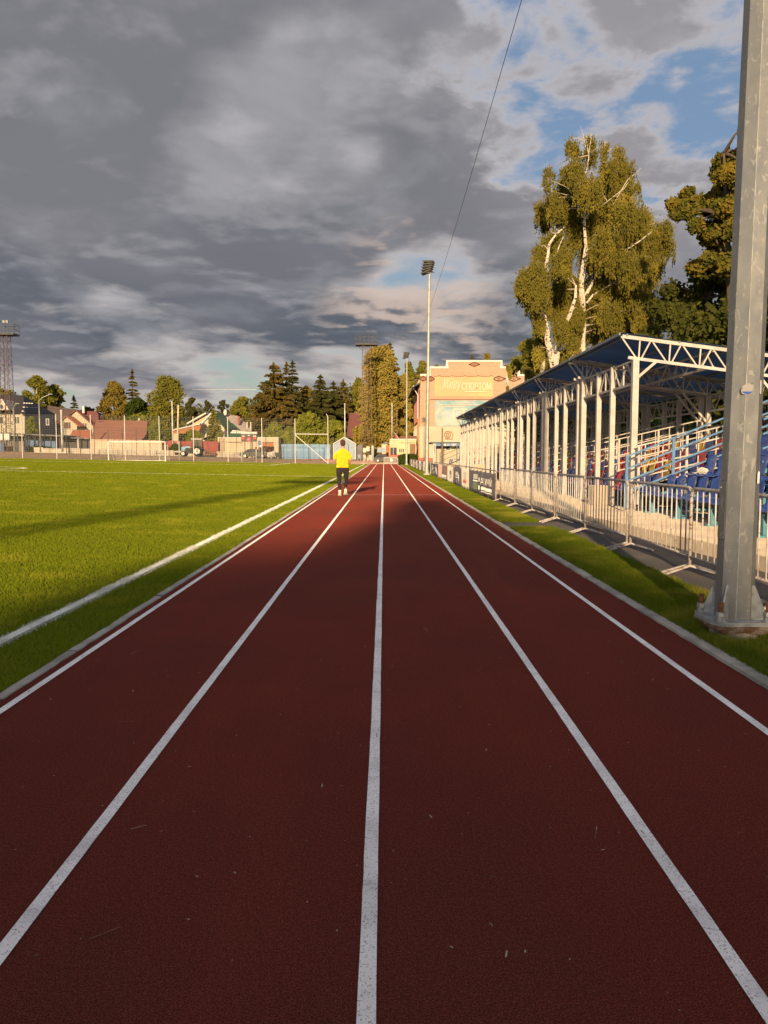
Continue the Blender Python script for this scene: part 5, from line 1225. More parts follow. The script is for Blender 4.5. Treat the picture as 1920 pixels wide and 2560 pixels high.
# --- vehicles
def wheel(t, x, y, z, r, w, rim):
    o = MB().tube([(x, y - w / 2, z), (x, y - w * .35, z), (x, y + w * .35, z), (x, y + w / 2, z)], [r * .92, r, r, r * .92], 22).build('wheel', MT['tyre'], t)
    MB().tube([(x, y - w / 2 - .015, z), (x, y - w / 2 + .05, z)], r * rim, 16).build('rim', MT['rim_pale'], o)
    MB().tube([(x, y - w / 2 - .04, z), (x, y - w / 2, z)], r * .14, 8).build('hub', MT['lattice_dark'], o)
def car(px0, px1, Y, label, hatch=False):
    x0, x1 = ax(px0, Y), ax(px1, Y); L = x1 - x0; xm = (x0 + x1) / 2; z0 = gz(xm, Y); t = thing('parked_car', label, 'car', (xm, Y, z0)); s = L / 4.5
    if hatch: body = [(0, .35), (.02, .75), (.25, .95), (1.0, .98), (1.9, 1.0), (3.0, .98), (3.9, .86), (4.35, .72), (4.48, .5), (4.45, .28), (.1, .25)]; cab = [(.18, .94), (.55, 1.36), (1.0, 1.46), (2.0, 1.45), (2.45, 1.34), (3.25, .96)]
    else: body = [(0, .42), (.03, .82), (.30, .93), (1.0, .95), (2.0, .96), (3.1, .94), (3.95, .80), (4.35, .66), (4.5, .45), (4.45, .26), (.1, .25)]; cab = [(.55, .90), (1.2, 1.34), (1.7, 1.43), (2.35, 1.42), (2.75, 1.30), (3.35, .92)]
    W_ = .86
    def sec(poly, ys, sh): return [[Vector((x0 + (px * s), Y + yy, z0 + pz * s * (1 if pz < .5 else sc))) for px, pz in poly] for yy, sc in zip(ys, sh)]
    MB().loft(sec(body, (-W_, -W_ + .08, W_ - .08, W_), (.965, 1, 1, .965))).build('body', MT['car_dark'], t, bevel=0)
    cb = MB().loft([[Vector((x0 + (xc := sum(p[0] for p in cab) / 6) * s + (px - xc) * s * k, Y + yy, z0 + pz * s)) for px, pz in cab] for yy, k in ((-.68, .93), (-.60, 1), (.60, 1), (.68, .93))]).build('cabin', MT['car_dark'], t)
    gl_ = [(p[0] * .84 + .16 * xc, .97 + (p[1] - .95) * .74) for p in cab]
    MB().loft([[Vector((x0 + px * s, Y + yy, z0 + pz * s)) for px, pz in gl_] for yy in (-.70, -.66)]).build('side_window', MT['glass_dark'], cb)
    MB().bb(x0 + 1.85 * s, x0 + 1.93 * s, Y - .72, Y - .66, z0 + .95 * s, z0 + 1.4 * s).build('pillar', MT['car_dark'], cb)
    for xx in (.82, 3.55): wheel(t, x0 + xx * s, Y - W_ + .08, z0 + .33 * s, .33 * s, .2, .66); wheel(t, x0 + xx * s, Y + W_ - .08, z0 + .33 * s, .33 * s, .2, .66)
    MB().ell((x0 + 4.28 * s, Y - .74, z0 + .66 * s), (.14, .10, .08), 8, 6).build('headlight', MT['trim_white'], t); MB().ell((x0 + .10 * s, Y - .76, z0 + .76 * s), (.09, .09, .09), 8, 6).build('tail_light', MT['red_paint'], t)
    MB().bb(x0 + 1.3 * s, x0 + 3.0 * s, Y - W_ - .012, Y - W_ + .01, z0 + .50 * s, z0 + .54 * s).build('side_moulding', MT['lattice_dark'], t)
    MB().box((x0 + 2.95 * s, Y - .92, z0 + .98 * s), (.16, .14, .12)).build('mirror', MT['car_dark'], t)
    return t
car(601, 674, 121, 'dark grey saloon car parked in front of the garages and scoreboard')
car(934, 992, 113, 'black hatchback parked at the end of the track behind the low white railing', True)
# tractor
Y = 120; x0 = ax(455, Y); t = root('tractor', 'blue-nosed farm tractor with a white-roofed cab and pale wheels', 'tractor', 485, Y); z0 = gz(x0, Y) ; S_ = (ax(515, Y) - x0) / 3.75
X = lambda v: x0 + v * S_; Z = lambda v: z0 + v * S_
wheel(t, X(.35), Y - .7, Z(.42), .42 * S_, .28, .62); wheel(t, X(.35), Y + .7, Z(.42), .42 * S_, .28, .62); wheel(t, X(2.55), Y - .8, Z(.78), .78 * S_, .42, .60); wheel(t, X(2.55), Y + .8, Z(.78), .78 * S_, .42, .60)
MB().prism([(X(.0), Z(.85)), (X(.0), Z(1.48)), (X(1.35), Z(1.56)), (X(1.45), Z(1.3)), (X(.62), Z(1.28)), (X(.55), Z(.85))], Y - .38, Y + .38).build('bonnet', MT['tractor_blue'], t)
MB().prism([(X(.3), Z(.5)), (X(.5), Z(1.27)), (X(1.6), Z(1.27)), (X(3.0), Z(1.2)), (X(3.1), Z(.55)), (X(1.5), Z(.42))], Y - .28, Y + .28).build('chassis', MT['tractor_dark'], t)
cb = MB().bar((X(1.55), Y - .6, Z(1.3)), (X(1.75), Y - .58, Z(2.62)), .10).bar((X(3.2), Y - .6, Z(1.35)), (X(3.1), Y - .58, Z(2.62)), .10).bar((X(1.55), Y + .6, Z(1.3)), (X(1.75), Y + .58, Z(2.62)), .10).bar((X(3.2), Y + .6, Z(1.35)), (X(3.1), Y + .58, Z(2.62)), .10).bb(X(1.5), X(3.25), Y - .62, Y + .62, Z(1.25), Z(1.42)).bar((X(2.4), Y - .6, Z(1.4)), (X(2.4), Y - .58, Z(2.6)), .06).build('cab_frame', MT['tractor_rust'], t)
MB().bb(X(1.66), X(3.14), Y - .55, Y + .55, Z(1.42), Z(2.6)).build('cab_glass', MT['glass_dark'], t)
MB().bb(X(1.6), X(3.28), Y - .68, Y + .68, Z(2.6), Z(2.74)).build('cab_roof', MT['trim_white'], t)
MB().tube([(X(1.1), Y - .1, Z(1.5)), (X(1.1), Y - .1, Z(1.85))], .06, 8).build('exhaust', MT['lattice_dark'], t)
MB().prism([(X(2.0), Z(1.5)), (X(2.3), Z(1.68)), (X(3.0), Z(1.62)), (X(3.5), Z(1.1)), (X(3.4), Z(1.05)), (X(2.9), Z(1.5))], Y - 1.02, Y - .62).build('mudguard', MT['tractor_dark'], t)
MB().prism([(X(-.85), Z(.15)), (X(-1.0), Z(.62)), (X(-.3), Z(.55)), (X(.0), Z(.25))], Y - .9, Y + .9).bar((X(-.4), Y, Z(.4)), (X(.3), Y, Z(.7)), .15).build('front_blade', MT['tractor_dark'], t)
m = MB()
for k in range(5): m.tube([(X(3.7 + k * .38), Y - .8, Z(.30 + .03 * (k % 2))), (X(3.7 + k * .38), Y + .8, Z(.30 + .03 * (k % 2)))], .16 * S_, 8)
m.bar((X(3.1), Y, Z(.8)), (X(5.4), Y, Z(.55)), .15).build('rear_brush', MT['tractor_rust'], t)
MB().bar((X(3.2), Y - .2, Z(.6)), (X(3.9), Y - .2, Z(.95)), .12).bb(X(3.35), X(3.8), Y - .5, Y + .5, Z(.2), Z(.75)).build('hitch', MT['shed_grey'], t)
# red loader behind the railing
Y = 116; t = root('small_loader', 'red small loader with a glazed cab behind the white railing', 'loader', 984, Y); a = at(975, 1118, Y); z0 = gz(a.x, Y)
MB().bb(a.x, a.x + 1.05, Y, Y + 1.1, z0 + 1.0, a.z).build('cab_glass', MT['glass_dark'], t)
m = MB()
for xx in (a.x, a.x + .5, a.x + 1.05): m.bar((xx, Y - .02, z0 + .9), (xx, Y - .02, a.z), .07)
m.bar((a.x - .1, Y - .02, a.z), (a.x + 1.15, Y - .02, a.z), .12).build('cab_frame', MT['fence_cream'], t)
MB().prism([(a.x - .1, z0 + .3), (a.x - .1, z0 + 1.0), (a.x + .7, z0 + 1.1), (a.x + 1.5, z0 + 1.0), (a.x + 1.6, z0 + .3)], Y, Y + 1.1).build('body', MT['red_paint'], t)
for xx in (.2, 1.3): wheel(t, a.x + xx, Y - .05, z0 + .33, .33, .2, .5)
# wheelie bin and covered motorbike
Y = 119; t = root('waste_bin', 'dark wheeled waste container beside the blue fence', 'bin', 694, Y); a = at(687, 1131, Y); b = at(703, 1131, Y); z0 = gz(a.x, Y)
MB().loft([[Vector((xx, yy, z)) for xx, yy in ((a.x + d, Y + d), (b.x - d, Y + d), (b.x - d, Y + 1 - d), (a.x + d, Y + 1 - d))] for z, d in ((z0 + .15, .12), (a.z - .12, 0))]).build('body', MT['bin_dark'], t)
MB().tube([(a.x - .03, Y + .45, a.z - .12), (b.x + .03, Y + .45, a.z - .12)], .16, 10, sy=.7).build('lid', MT['bin_dark'], t)
for xx in (a.x + .2, b.x - .2): MB().tube([(xx, Y + .1, z0 + .09), (xx, Y + .16, z0 + .09)], .09, 10).build('wheel', MT['tyre'], t)
m = MB()
for k in range(6): xx = a.x + .12 + (b.x - a.x - .24) * k / 5; m.bar((xx, Y - .01, z0 + .25), (xx, Y - .03, a.z - .2), .04)
m.build('rib', MT['bin_dark'], t)
t = root('covered_motorbike', 'motorbike under a pale cover between the car and the waste container', 'motorbike', 680, 120); c = at(680, 1139, 120); z0 = gz(c.x, 120)
m = MB().ell((c.x, 120, z0 + .62), (.72, .36, .42), 14, 9).ell((c.x + .25, 120, z0 + .85), (.35, .4, .35), 12, 8).ell((c.x - .45, 120, z0 + .5), (.35, .34, .35), 12, 8)
remeshed(m, 'cover', MT['tarp_pale'], t, .06, 6)
for xx in (-.55, .6): wheel(t, c.x + xx, 119.95, z0 + .3, .3, .14, .45)
# --- plastic chairs, boards, cabinets at the end of the track
def plastic_chair(px, Y, label, mt, rz):
    x = ax(px, Y); t = thing('plastic_chair', label, 'chair', (x, Y, gz(x, Y)), rz, 'plastic garden chairs at the far end of the track')
    M_ = MT[mt]; MB().box((0, 0, .43), (.46, .44, .04)).build('seat', M_, t, local=True)
    m = MB()
    for k in range(5): m.box((-.18 + k * .09, .21, .66), (.06, .03, .42), rx=-.15)
    m.box((0, .25, .88), (.44, .03, .10), rx=-.15); m.build('backrest', M_, t, local=True)
    for sx in (-1, 1):
        for sy in (-1, 1): MB().bar((sx * .20, sy * .19, .42), (sx * .24, sy * .24, 0), .05).build('leg', M_, t, local=True)
        MB().bar((sx * .25, -.2, .64), (sx * .25, .22, .66), .05, .03).bar((sx * .25, -.2, .64), (sx * .24, -.2, .42), .04).build('armrest', M_, t, local=True)
plastic_chair(898.5, 119, 'grey-blue garden chair by the side of the blue shed', 'shed_blue', R(170)); plastic_chair(913, 117, 'left cream garden chair below the cream boards', 'wall_white', R(150)); plastic_chair(924, 117, 'right cream garden chair below the cream boards', 'wall_white', R(200))
for p, q0, q1, lab in ((911.5, 1120, 1131, 'left cream notice board on a post by the chairs'), (920, 1116, 1128, 'right cream notice board on a post by the chairs')):
    Y = 120; t = root('notice_board', lab, 'board', p, Y); block(p - 4, p + 4, q0, q1, Y, .08).build('panel', MT['wall_white'], t); x = ax(p, Y); MB().bar((x, Y + .12, gz(x, Y)), (x, Y + .12, az(q0 - 2, Y)), .1).build('post', MT['lattice_red'], t)
Y = 122
for p, lab in ((948.5, 'left pale blue cabinet above the hatchback roof'), (959, 'right pale blue cabinet above the hatchback roof')):
    t = root('cabinet', lab, 'cabinet', p, Y); block(p - 5.4, p + 4.6, 1120, 1131, Y, .6).build('box', MT['shed_blue'], t); block(p - 5.6, p + 4.8, 1119, 1120, Y - .05, .7).build('lid', MT['trim_white'], t)
    for s in (-4, 3.5): x = ax(p + s, Y); MB().bar((x, Y + .3, gz(x, Y)), (x, Y + .3, az(1131, Y)), .08).build('leg', MT['lattice_dark'], t)
t = root('water_tank', 'upright pale bluish tank with a round top beside the cream boards', 'tank', 931.5, 122); x = ax(931.5, 122); MB().tube([(x, 122, gz(x, 122)), (x, 122, az(1118, 122))], .20, 14).build('body', MT['shed_blue'], t, smooth=True); MB().ell((x, 122, az(1118, 122)), (.22, .22, .3), 14, 8).build('dome', MT['trim_white'], t, smooth=True)
# low white railing at the end of the lanes
Y = 107.8; t = root('low_railing', 'low white barred railing across the outer lanes at the end of the track', 'railing', 978, Y); m = MB(); xa, xb = ax(960, Y), ax(996, Y); z0 = 0
MB().bar((xa, Y, .95), (xb, Y, .95), .07).bar((xa, Y, .12), (xb, Y, .12), .07).bar((xa, Y, 0), (xa, Y, .95), .07).bar((xb, Y, 0), (xb, Y, .95), .07).build('frame', MT['cream_paint'], t)
for k in range(13): x = xa + (xb - xa) * (k + 1) / 14; m.bar((x, Y, .14), (x, Y, .93), .05)
m.build('bars', MT['cream_paint'], t); MB().bb(ax(975, Y), ax(981, Y), Y - .03, Y + .02, .35, .85).build('plate', MT['cream_paint'], t)
# small box and concrete bits by the banner row
tag(MB().bb(3.90, 4.33, 33, 33.3, .185, .90).build('cream_box', MT['wall_cream']), 'plain cream box standing on the plinth behind the nearest banners', 'box')
# power line far left
tag(MB().tube([at(380, 972, 170), at(480, 974, 150), at(640, 974, 150), at(770, 964, 160)], .022, 4).build('power_line', MT['mast_steel']), 'thin pale power line sagging in front of the spruces', 'cable')
# ---------------------------------------------------------------- people
def person_body(t, detail=True):
    m = MB(); V = Vector
    # head and neck (facing +y), z up, metres
    m.ell((.012, .012, 1.665), (.078, .098, .112), 18, 14).ell((.012, .03, 1.60), (.058, .07, .065), 14, 10)
    m.tube([(0.005, -.012, 1.40), (.008, -.008, 1.47), (.012, 0, 1.57)], [.075, .058, .056], 14)
    m.ell((.012, .112, 1.645), (.016, .022, .028), 8, 6).ell((.012, .098, 1.612), (.026, .012, .008), 8, 6).ell((.012, .10, 1.585), (.024, .016, .018), 8, 6)
    for s in (-1, 1): m.ell((.012 + s * .079, -.002, 1.648), (.012, .022, .034), 8, 6).ell((.012 + s * .032, .092, 1.672), (.018, .012, .010), 8, 6).ell((.012 + s * .034, .094, 1.692), (.024, .010, .007), 8, 6)
    # trunk
    def ring(cx, cy, z, rx, ry, n=20): return [V((cx + rx * math.cos(2 * math.pi * k / n), cy + ry * math.sin(2 * math.pi * k / n), z)) for k in range(n)]
    m.loft([ring(0, 0, .80, .14, .09), ring(0, 0, .90, .165, .105), ring(0, 0, 1.05, .15, .095), ring(0, .0, 1.20, .155, .095), ring(0, 0, 1.34, .150, .09), ring(0, -.005, 1.42, .09, .065), ring(0, -.005, 1.48, .055, .05)])
    for s in (-1, 1):
        sh = V((s * .175, -.01, 1.355)); el = V((s * .262, -.03, 1.125)); wr = V((s * .170, .135, .975))
        m.tube([V((s * .08, -.005, 1.37)), sh, sh.lerp(el, .35), el, el.lerp(wr, .3), wr], [.045, .046, .044, .041, .040, .027], 12)
        # hand: palm and five curled fingers
        d = (wr - el).normalized(); pc = wr + d * .055; side = V((-s, 0, -.2)).normalized()
        m.tube([wr, pc, pc + d * .03], [.024, .034, .030], 10, sy=.55)
        for k, L in enumerate((.072, .080, .075, .058)):
            b = pc + d * .03 + V((0, 0, .027 - k * .018)); m.tube([b, b + d * L * .45, b + d * L * .7 + side * L * .3, b + d * L * .65 + side * L * .65], [.0095, .009, .008, .007], 6)
        b = wr + d * .02 + V((0, 0, .026)); m.tube([b, b + d * .03 + V((0, 0, .02)) + side * .012, b + d * .06 + V((0, 0, .022)) + side * .03], [.011, .010, .008], 6)
    return m
def legs(m, L, rr_):
    for pts, rs in L: m.tube(pts, rs, 14)
def make_person(loc, rz, label, shirt, trousers, shoe, hair, scale=1.0, name='person'):
    t = thing(name, label, 'person', loc, rz); t.scale = (scale,) * 3
    V = Vector
    LL = [V((-.085, 0, .90)), V((-.095, .0, .80)), V((-.106, .035, .50)), V((-.096, .0, .30)), V((-.086, -.03, .09))]
    RL = [V((.085, 0, .90)), V((.095, .01, .80)), V((.104, .06, .52)), V((.094, .10, .32)), V((.084, .13, .11))]
    b = person_body(t)
    for P_ in (LL, RL): b.tube(P_, [.075, .070, .042, .038, .032], 12)
    for P_, y0 in ((LL, -.03), (RL, .13)): b.tube([P_[-1], P_[-1] + V((0, .03, -.035)), P_[-1] + V((0, .14, -.05))], [.034, .036, .028], 10)
    remeshed(b, 'body', MT['skin'], t, .0105, 3, local=True)
    h = MB().ell((.012, -.006, 1.690), (.086, .100, .098), 20, 14).ell((.012, -.030, 1.640), (.078, .072, .085), 16, 12)
    remeshed(h, 'hair', MT[hair], t, .012, 2, local=True)
    def ring(cx, cy, z, rx, ry, n=28, w=0): return [V((cx + rx * math.cos(a) * (1 + w * math.sin(a * 5 + z * 20)), cy + ry * math.sin(a) * (1 + w * math.sin(a * 5 + z * 20)), z)) for a in [2 * math.pi * k / n for k in range(n)]]
    s_ = MB().loft([ring(.002, 0, .885, .205, .142, w=.015), ring(.002, 0, .93, .20, .138, w=.015), ring(0, 0, 1.05, .190, .130, w=.02), ring(0, 0, 1.20, .196, .132, w=.015), ring(0, 0, 1.33, .205, .130), ring(0, -.005, 1.385, .180, .108), ring(0, -.008, 1.435, .125, .088), ring(.004, -.01, 1.480, .085, .075), ring(.006, -.01, 1.500, .068, .066)])
    for s in (-1, 1): s_.tube([(s * .09, -.005, 1.385), (s * .175, -.012, 1.350), (s * .228, -.022, 1.25), (s * .254, -.028, 1.165)], [.062, .068, .068, .072], 16)
    remeshed(s_, 'shirt', MT[shirt], t, .011, 3, local=True, wrinkle=.034)
    p = MB().loft([ring(0, 0, .74, .15, .11), ring(0, 0, .82, .192, .128, w=.02), ring(0, 0, .90, .192, .128), ring(0, 0, .925, .186, .124)])
    p.tube([(-.10, 0, .86), (-.112, .0, .74), (-.112, .035, .52), (-.104, .005, .34), (-.092, -.022, .205)], [.10, .096, .074, .062, .052], 16)
    p.tube([(.10, 0, .86), (.112, .01, .74), (.108, .06, .53), (.098, .10, .36), (.088, .125, .235)], [.10, .096, .072, .062, .052], 16)
    p.tube([(-.092, -.022, .215), (-.090, -.026, .17)], [.050, .046], 14); p.tube([(.088, .125, .245), (.086, .128, .20)], [.050, .046], 14)
    remeshed(p, 'trousers', MT[trousers], t, .011, 3, local=True, wrinkle=.016)
    for c, yaw, nm in ((V((-.088, -.03, 0)), -.10, 'l'), (V((.086, .13, 0)), .22, 'r')):
        up = .0 if nm == 'l' else .02
        q = MB().tube([c + V((0, -.005, .10 + up)), c + V((0, -.005, .175 + up))], [.046, .043], 12); q.build('sock', MT['sock_white'], t, smooth=True, local=True)
        sh = MB(); sx = yaw
        secs = [(-.085, .028, .055, .06), (-.07, .040, .055, .09), (-.03, .044, .06, .12), (.03, .043, .052, .10), (.10, .050, .038, .072), (.16, .045, .03, .055), (.195, .026, .022, .035)]
        rings = []
        for y_, w_, zc, h_ in secs: rings.append([c + V((w_ * math.cos(a) + sx * y_, y_, max(.0, h_ * .5 + h_ * .5 * math.sin(a)) + (up if y_ < 0 else 0))) for a in [2 * math.pi * k / 14 for k in range(14)]])
        so = sh.loft(rings).build('shoe', MT[shoe], t, smooth=True, local=True)
        rings = []
        for y_, w_, zc, h_ in secs: rings.append([c + V((e * (w_ + .006) + sx * y_, y_, z_ + (up if y_ < 0 else 0))) for e, z_ in ((-1, -.002), (1, -.002), (1, .028), (-1, .028))])
        MB().loft(rings).build('sole', MT['shoe_dark' if shoe != 'shoe_tan' else 'rim_pale'], so, local=True)
    return t
p0 = at(857, 1240.5, 24.6)
make_person((p0.x, 24.55, 0.004), 0, 'man in a bright yellow T-shirt and dark joggers walking away along the track', 'yellow_shirt', 'dark_trousers', 'shoe_tan', 'hair', 1.0)
YP = 127.6
make_person((ax(661, YP), YP, az(1136, YP) - .35), R(-90), 'tiny distant person in a pale top walking past the orange garage doors', 'print_white', 'dark_trousers', 'shoe_dark', 'hair', .98)
make_person((ax(674, YP), YP, az(1136, YP) - .35), R(180), 'tiny distant child in dark clothes in front of the orange garage doors', 'bin_dark', 'dark_trousers', 'shoe_dark', 'hair', .62)
# ---------------------------------------------------------------- trees
def unit(n):
    v = RNG.normal(size=(n, 3)); return v / np.linalg.norm(v, axis=1)[:, None]
def quads(C, size, asp=1.0, up=None, tilt=1.0, cen=None):
    """random leaf faces round the points C; a leaf mostly faces outwards from cen"""
    n = len(C); N = unit(n)
    if cen is not None:
        o = C - cen; o /= np.maximum(np.linalg.norm(o, axis=1)[:, None], 1e-6); N = N + o * tilt; N /= np.linalg.norm(N, axis=1)[:, None]
    A = np.cross(N, unit(n)); A /= np.linalg.norm(A, axis=1)[:, None]; B = np.cross(N, A)
    if up is not None: B = up + .35 * unit(n); B /= np.linalg.norm(B, axis=1)[:, None]; A = np.cross(N, B); A /= np.maximum(np.linalg.norm(A, axis=1)[:, None], 1e-6)
    s = size * RNG.uniform(.55, 1.25, n)[:, None] / 2; a, b = A * s, B * s * asp
    V = np.stack([C - b, C + a * .9 - b * .1, C + b, C - a * .9 - b * .1], 1)
    return V.reshape(-1, 3)
def crown(t, clumps, n, size, mt, sub=9, asp=1.2, fill=.35, name='crown'):
    """clumps: x,y,z,rx,ry,rz; each is broken into smaller lumps that carry the leaves"""
    P_ = []; cl = np.array(clumps); w = cl[:, 3] * cl[:, 5]; w = w / w.sum(); CC = []
    for c, wi in zip(cl, w):
        k = max(40, int(n * wi)); nb = sub * 2; d = unit(nb); bc = c[:3] + d * c[3:6] * RNG.uniform(.4, .98, nb)[:, None]; br = RNG.uniform(.16, .42, nb)
        idx = RNG.integers(0, nb, k); dd = unit(k); r = RNG.uniform(.35, 1, k) ** .5
        p = bc[idx] + dd * c[3:6] * (br[idx] * r)[:, None]
        m_ = RNG.uniform(0, 1, k) < fill; p[m_] = c[:3] + unit(m_.sum()) * c[3:6] * RNG.uniform(.2, .95, m_.sum())[:, None]
        P_.append(p); CC.append(np.repeat(c[None, :3], k, 0))
    P_ = np.concatenate(P_); CC = np.concatenate(CC); P_ = P_ + RNG.normal(0, 1, P_.shape) * (cl[:, 3].mean() * .13); V = quads(P_, size, asp, cen=CC, tilt=.8)
    return npmesh(name, V, MT[mt], t, 4, RNG.uniform(0, 1, len(P_)))
TG = 'trees around the stadium'
def bushy(label, x0, x1, yt, yb, Y, mt, n=6000, size=.42, prof=None, cat='tree', name='tree', nc=26, trunk=True, seed=1, sub=9, bark='bark_dark', group=TG, limbs=3, fill=.28):
    """broadleaf tree filling a given outline at distance Y"""
    global RNG
    rs = np.random.default_rng(seed); RNG = np.random.default_rng(seed + 100)
    prof = prof or (lambda t: math.sin(math.pi * min(1, .08 + .92 * t) ** .8) ** .55)
    nc = int(nc * 1.5); n = int(n * 1.35)
    a, b = at(x0, yt, Y), at(x1, yb, Y); cx = (a.x + b.x) / 2; W_ = (b.x - a.x) / 2; zb, zt = b.z, a.z; H = zt - zb; g_ = gz(cx, Y)
    t = thing(name, label, cat, (cx, Y, min(g_, zb)), 0, group); cl = []
    for i in range(nc):
        u = (i + .5) / nc; h = prof(u); r = max(.14, min(.32, .36 - .1 * abs(u - .5))) * W_ * rs.uniform(.8, 1.2)
        ang = rs.uniform(0, 2 * np.pi); rad = max(0, W_ * 1.12 * h - r * .8) * math.sqrt(rs.uniform(.3, 1))
        cl.append((cx + rad * math.cos(ang), Y + rad * math.sin(ang) * .85, zb + H * u * .985 - (r * .3 if u > .9 else 0) + r * .1, r, r, r * rs.uniform(.7, 1.1)))
    cl = [(c[0], c[1], min(c[2], zt - c[5] * .9), *c[3:]) for c in cl]
    crown(t, cl, n, size, mt, sub, fill=fill)
    if trunk:
        m = MB(); rt = max(.12, H * .018); m.tube([(cx, Y, min(g_, zb) - .3), (cx + .1, Y, zb + H * .3), (cx, Y, zb + H * .75)], [rt * 1.5, rt, rt * .3], 8)
        for k in range(limbs):
            c = cl[int(nc * (.3 + .2 * k)) % nc]; m.tube([(cx, Y, zb + H * (.12 + .12 * k)), ((cx + c[0]) / 2, (Y + c[1]) / 2, (zb + H * .15 * k + c[2]) / 2 + H * .05), c[:3]], [rt * .6, rt * .4, rt * .12], 6)
        m.build('trunk', MT[bark], t, smooth=True)
    return t
def spruce(label, px, yt, yb, Y, halfw, mt='leaf_spruce', n=7000, whorls=26, seed=1, name='spruce_tree', droop=.28, size=.42, group=TG, irr=.25, top=.0):
    global RNG
    rs = np.random.default_rng(seed); RNG = np.random.default_rng(seed + 300)
    a, b = at(px, yt, Y), at(px, yb, Y); x, z1, z0 = a.x, a.z, b.z; H = z1 - z0; R0 = halfw / F * Y * 1.22; n = int(n * 1.35); g_ = min(gz(x, Y), z0)
    t = thing(name, label, 'tree', (x, Y, g_), 0, group); P_ = []; U = []
    nb = 9; per = max(8, n // (whorls * nb))
    for i in range(whorls):
        u = (i + rs.uniform(0, .7)) / whorls; Rw = R0 * ((1 - u) ** .8 * 1.12 + top * .3 * (1 - u ** 4) + .04)
        for k in range(nb):
            an = rs.uniform(0, 2 * np.pi); L = Rw * rs.uniform(1 - irr * 1.6, 1 + irr * .5); kk = max(6, int(per * (.35 + 1.2 * (1 - u))))
            s = RNG.uniform(.08, 1, kk) ** .75; dz_ = -droop * L * s * (1.1 - .55 * s) - RNG.uniform(0, .09, kk) * L
            w = (RNG.uniform(-1, 1, kk)) * L * .17 * (1.15 - s)
            P_.append(np.stack([x + np.cos(an) * L * s - np.sin(an) * w, Y + np.sin(an) * L * s + np.cos(an) * w, z0 + H * u + dz_ + RNG.uniform(-.08, .08, kk) * L * .5], 1))
            d = np.array([np.cos(an), np.sin(an), -droop * 1.2]); U.append(np.repeat(d[None], kk, 0))
    kk = 60; s = RNG.uniform(0, 1, kk); P_.append(np.stack([x + RNG.normal(0, .05, kk), Y + RNG.normal(0, .05, kk), z1 - s * H * .08], 1)); U.append(np.repeat(np.array([[0, 0, 1.]]), kk, 0))
    P_ = np.concatenate(P_); U = np.concatenate(U); V = quads(P_, size, 1.9, up=U)
    npmesh('crown', V, MT[mt], t, 4, RNG.uniform(0, 1, len(P_)))
    MB().tube([(x, Y, g_ - .2), (x, Y, z1 - .2)], [H * .018 + .05, .02], 8).build('trunk', MT['bark_dark'], t, smooth=True)
    return t
wil = lambda u: math.sin(math.pi * (.12 + .80 * u)) ** .5
# far left to right
bushy('dark tree crown showing left of the lattice tower', -60, 52, 970, 1045, 185, 'leaf_green', 4500, .5, nc=20, seed=1)
bushy('light green birch with pale limbs above the black-roofed house', 56, 128, 938, 1040, 180, 'leaf_green', 5200, .42, nc=24, seed=2, bark='birch_twig', limbs=6, fill=.15)
bushy('round dark green tree at the right of the pale-limbed birch', 108, 168, 960, 1050, 185, 'leaf_green', 5200, .45, nc=20, seed=3)
spruce('small thin spruce between the black roof and the twin-gabled house', 184, 990, 1060, 190, 13, 'leaf_spruce_dark', 1800, 14, seed=4, size=.4)
bushy('low dark tree behind the gap left of the twin-gabled house', 196, 245, 1018, 1060, 200, 'leaf_dark', 1800, .5, nc=12, seed=5)
bushy('golden-leaved broad tree behind the brown barn', 246, 322, 955, 1060, 165, 'leaf_golden', 8000, .40, nc=30, seed=6)
spruce('slim spruce with a bare pointed top beside the golden tree', 330, 926, 1062, 168, 20, 'leaf_spruce', 3000, 17, seed=7, irr=.35, size=.42)
bushy('dark green bushy tree right of the slim spruce', 308, 382, 996, 1075, 160, 'leaf_hedge', 6500, .38, nc=24, seed=8)
bushy('large drooping willow-like tree left of the two white poles', 370, 474, 942, 1105, 152, 'leaf_green', 13000, .36, wil, nc=40, seed=9, name='willow_tree')
bushy('black-green round tree behind the drooping tree', 458, 500, 993, 1075, 178, 'leaf_spruce_dark', 3000, .42, nc=16, seed=10)
bushy('dark flat-topped pine left of the green roof', 498, 536, 1003, 1070, 180, 'leaf_spruce_dark', 2800, .42, nc=14, seed=11, name='pine_tree')
bushy('open-crowned pine showing sky above the green roof', 541, 578, 1000, 1062, 178, 'leaf_spruce_dark', 1500, .36, nc=12, seed=12, name='pine_tree', sub=5, fill=.05)
bushy('mid green round-topped tree left of the biggest spruce', 572, 640, 993, 1080, 168, 'leaf_green', 6500, .42, nc=26, seed=13)
spruce('biggest broad spruce with layered brown-green boughs', 684, 908, 1105, 158, 60, 'leaf_spruce', 15000, 30, seed=14, top=.5, size=.46, irr=.3)
spruce('narrow spruce, left of a close pair of spires', 716, 906, 1090, 163, 26, 'leaf_spruce', 4500, 24, seed=15, irr=.35)
spruce('narrow spruce, right of a close pair of spires', 731, 903, 1090, 160, 31, 'leaf_spruce_dark', 6000, 24, seed=16, irr=.35)
bushy('brown-green tree filling the gap right of the twin spires', 738, 795, 966, 1085, 170, 'leaf_golden', 5200, .42, nc=26, seed=17)
spruce('broad dark spruce behind the yellow-green bushes', 801, 940, 1085, 158, 44, 'leaf_spruce_dark', 11000, 24, seed=18, size=.45)
spruce('spruce with a short spire left of the red roof', 834, 955, 1085, 162, 32, 'leaf_spruce_dark', 7000, 22, seed=19, size=.45)
spruce('spruce between the dark spruces and the lattice tower', 858, 951, 1085, 168, 30, 'leaf_spruce', 6000, 20, seed=20, size=.45)
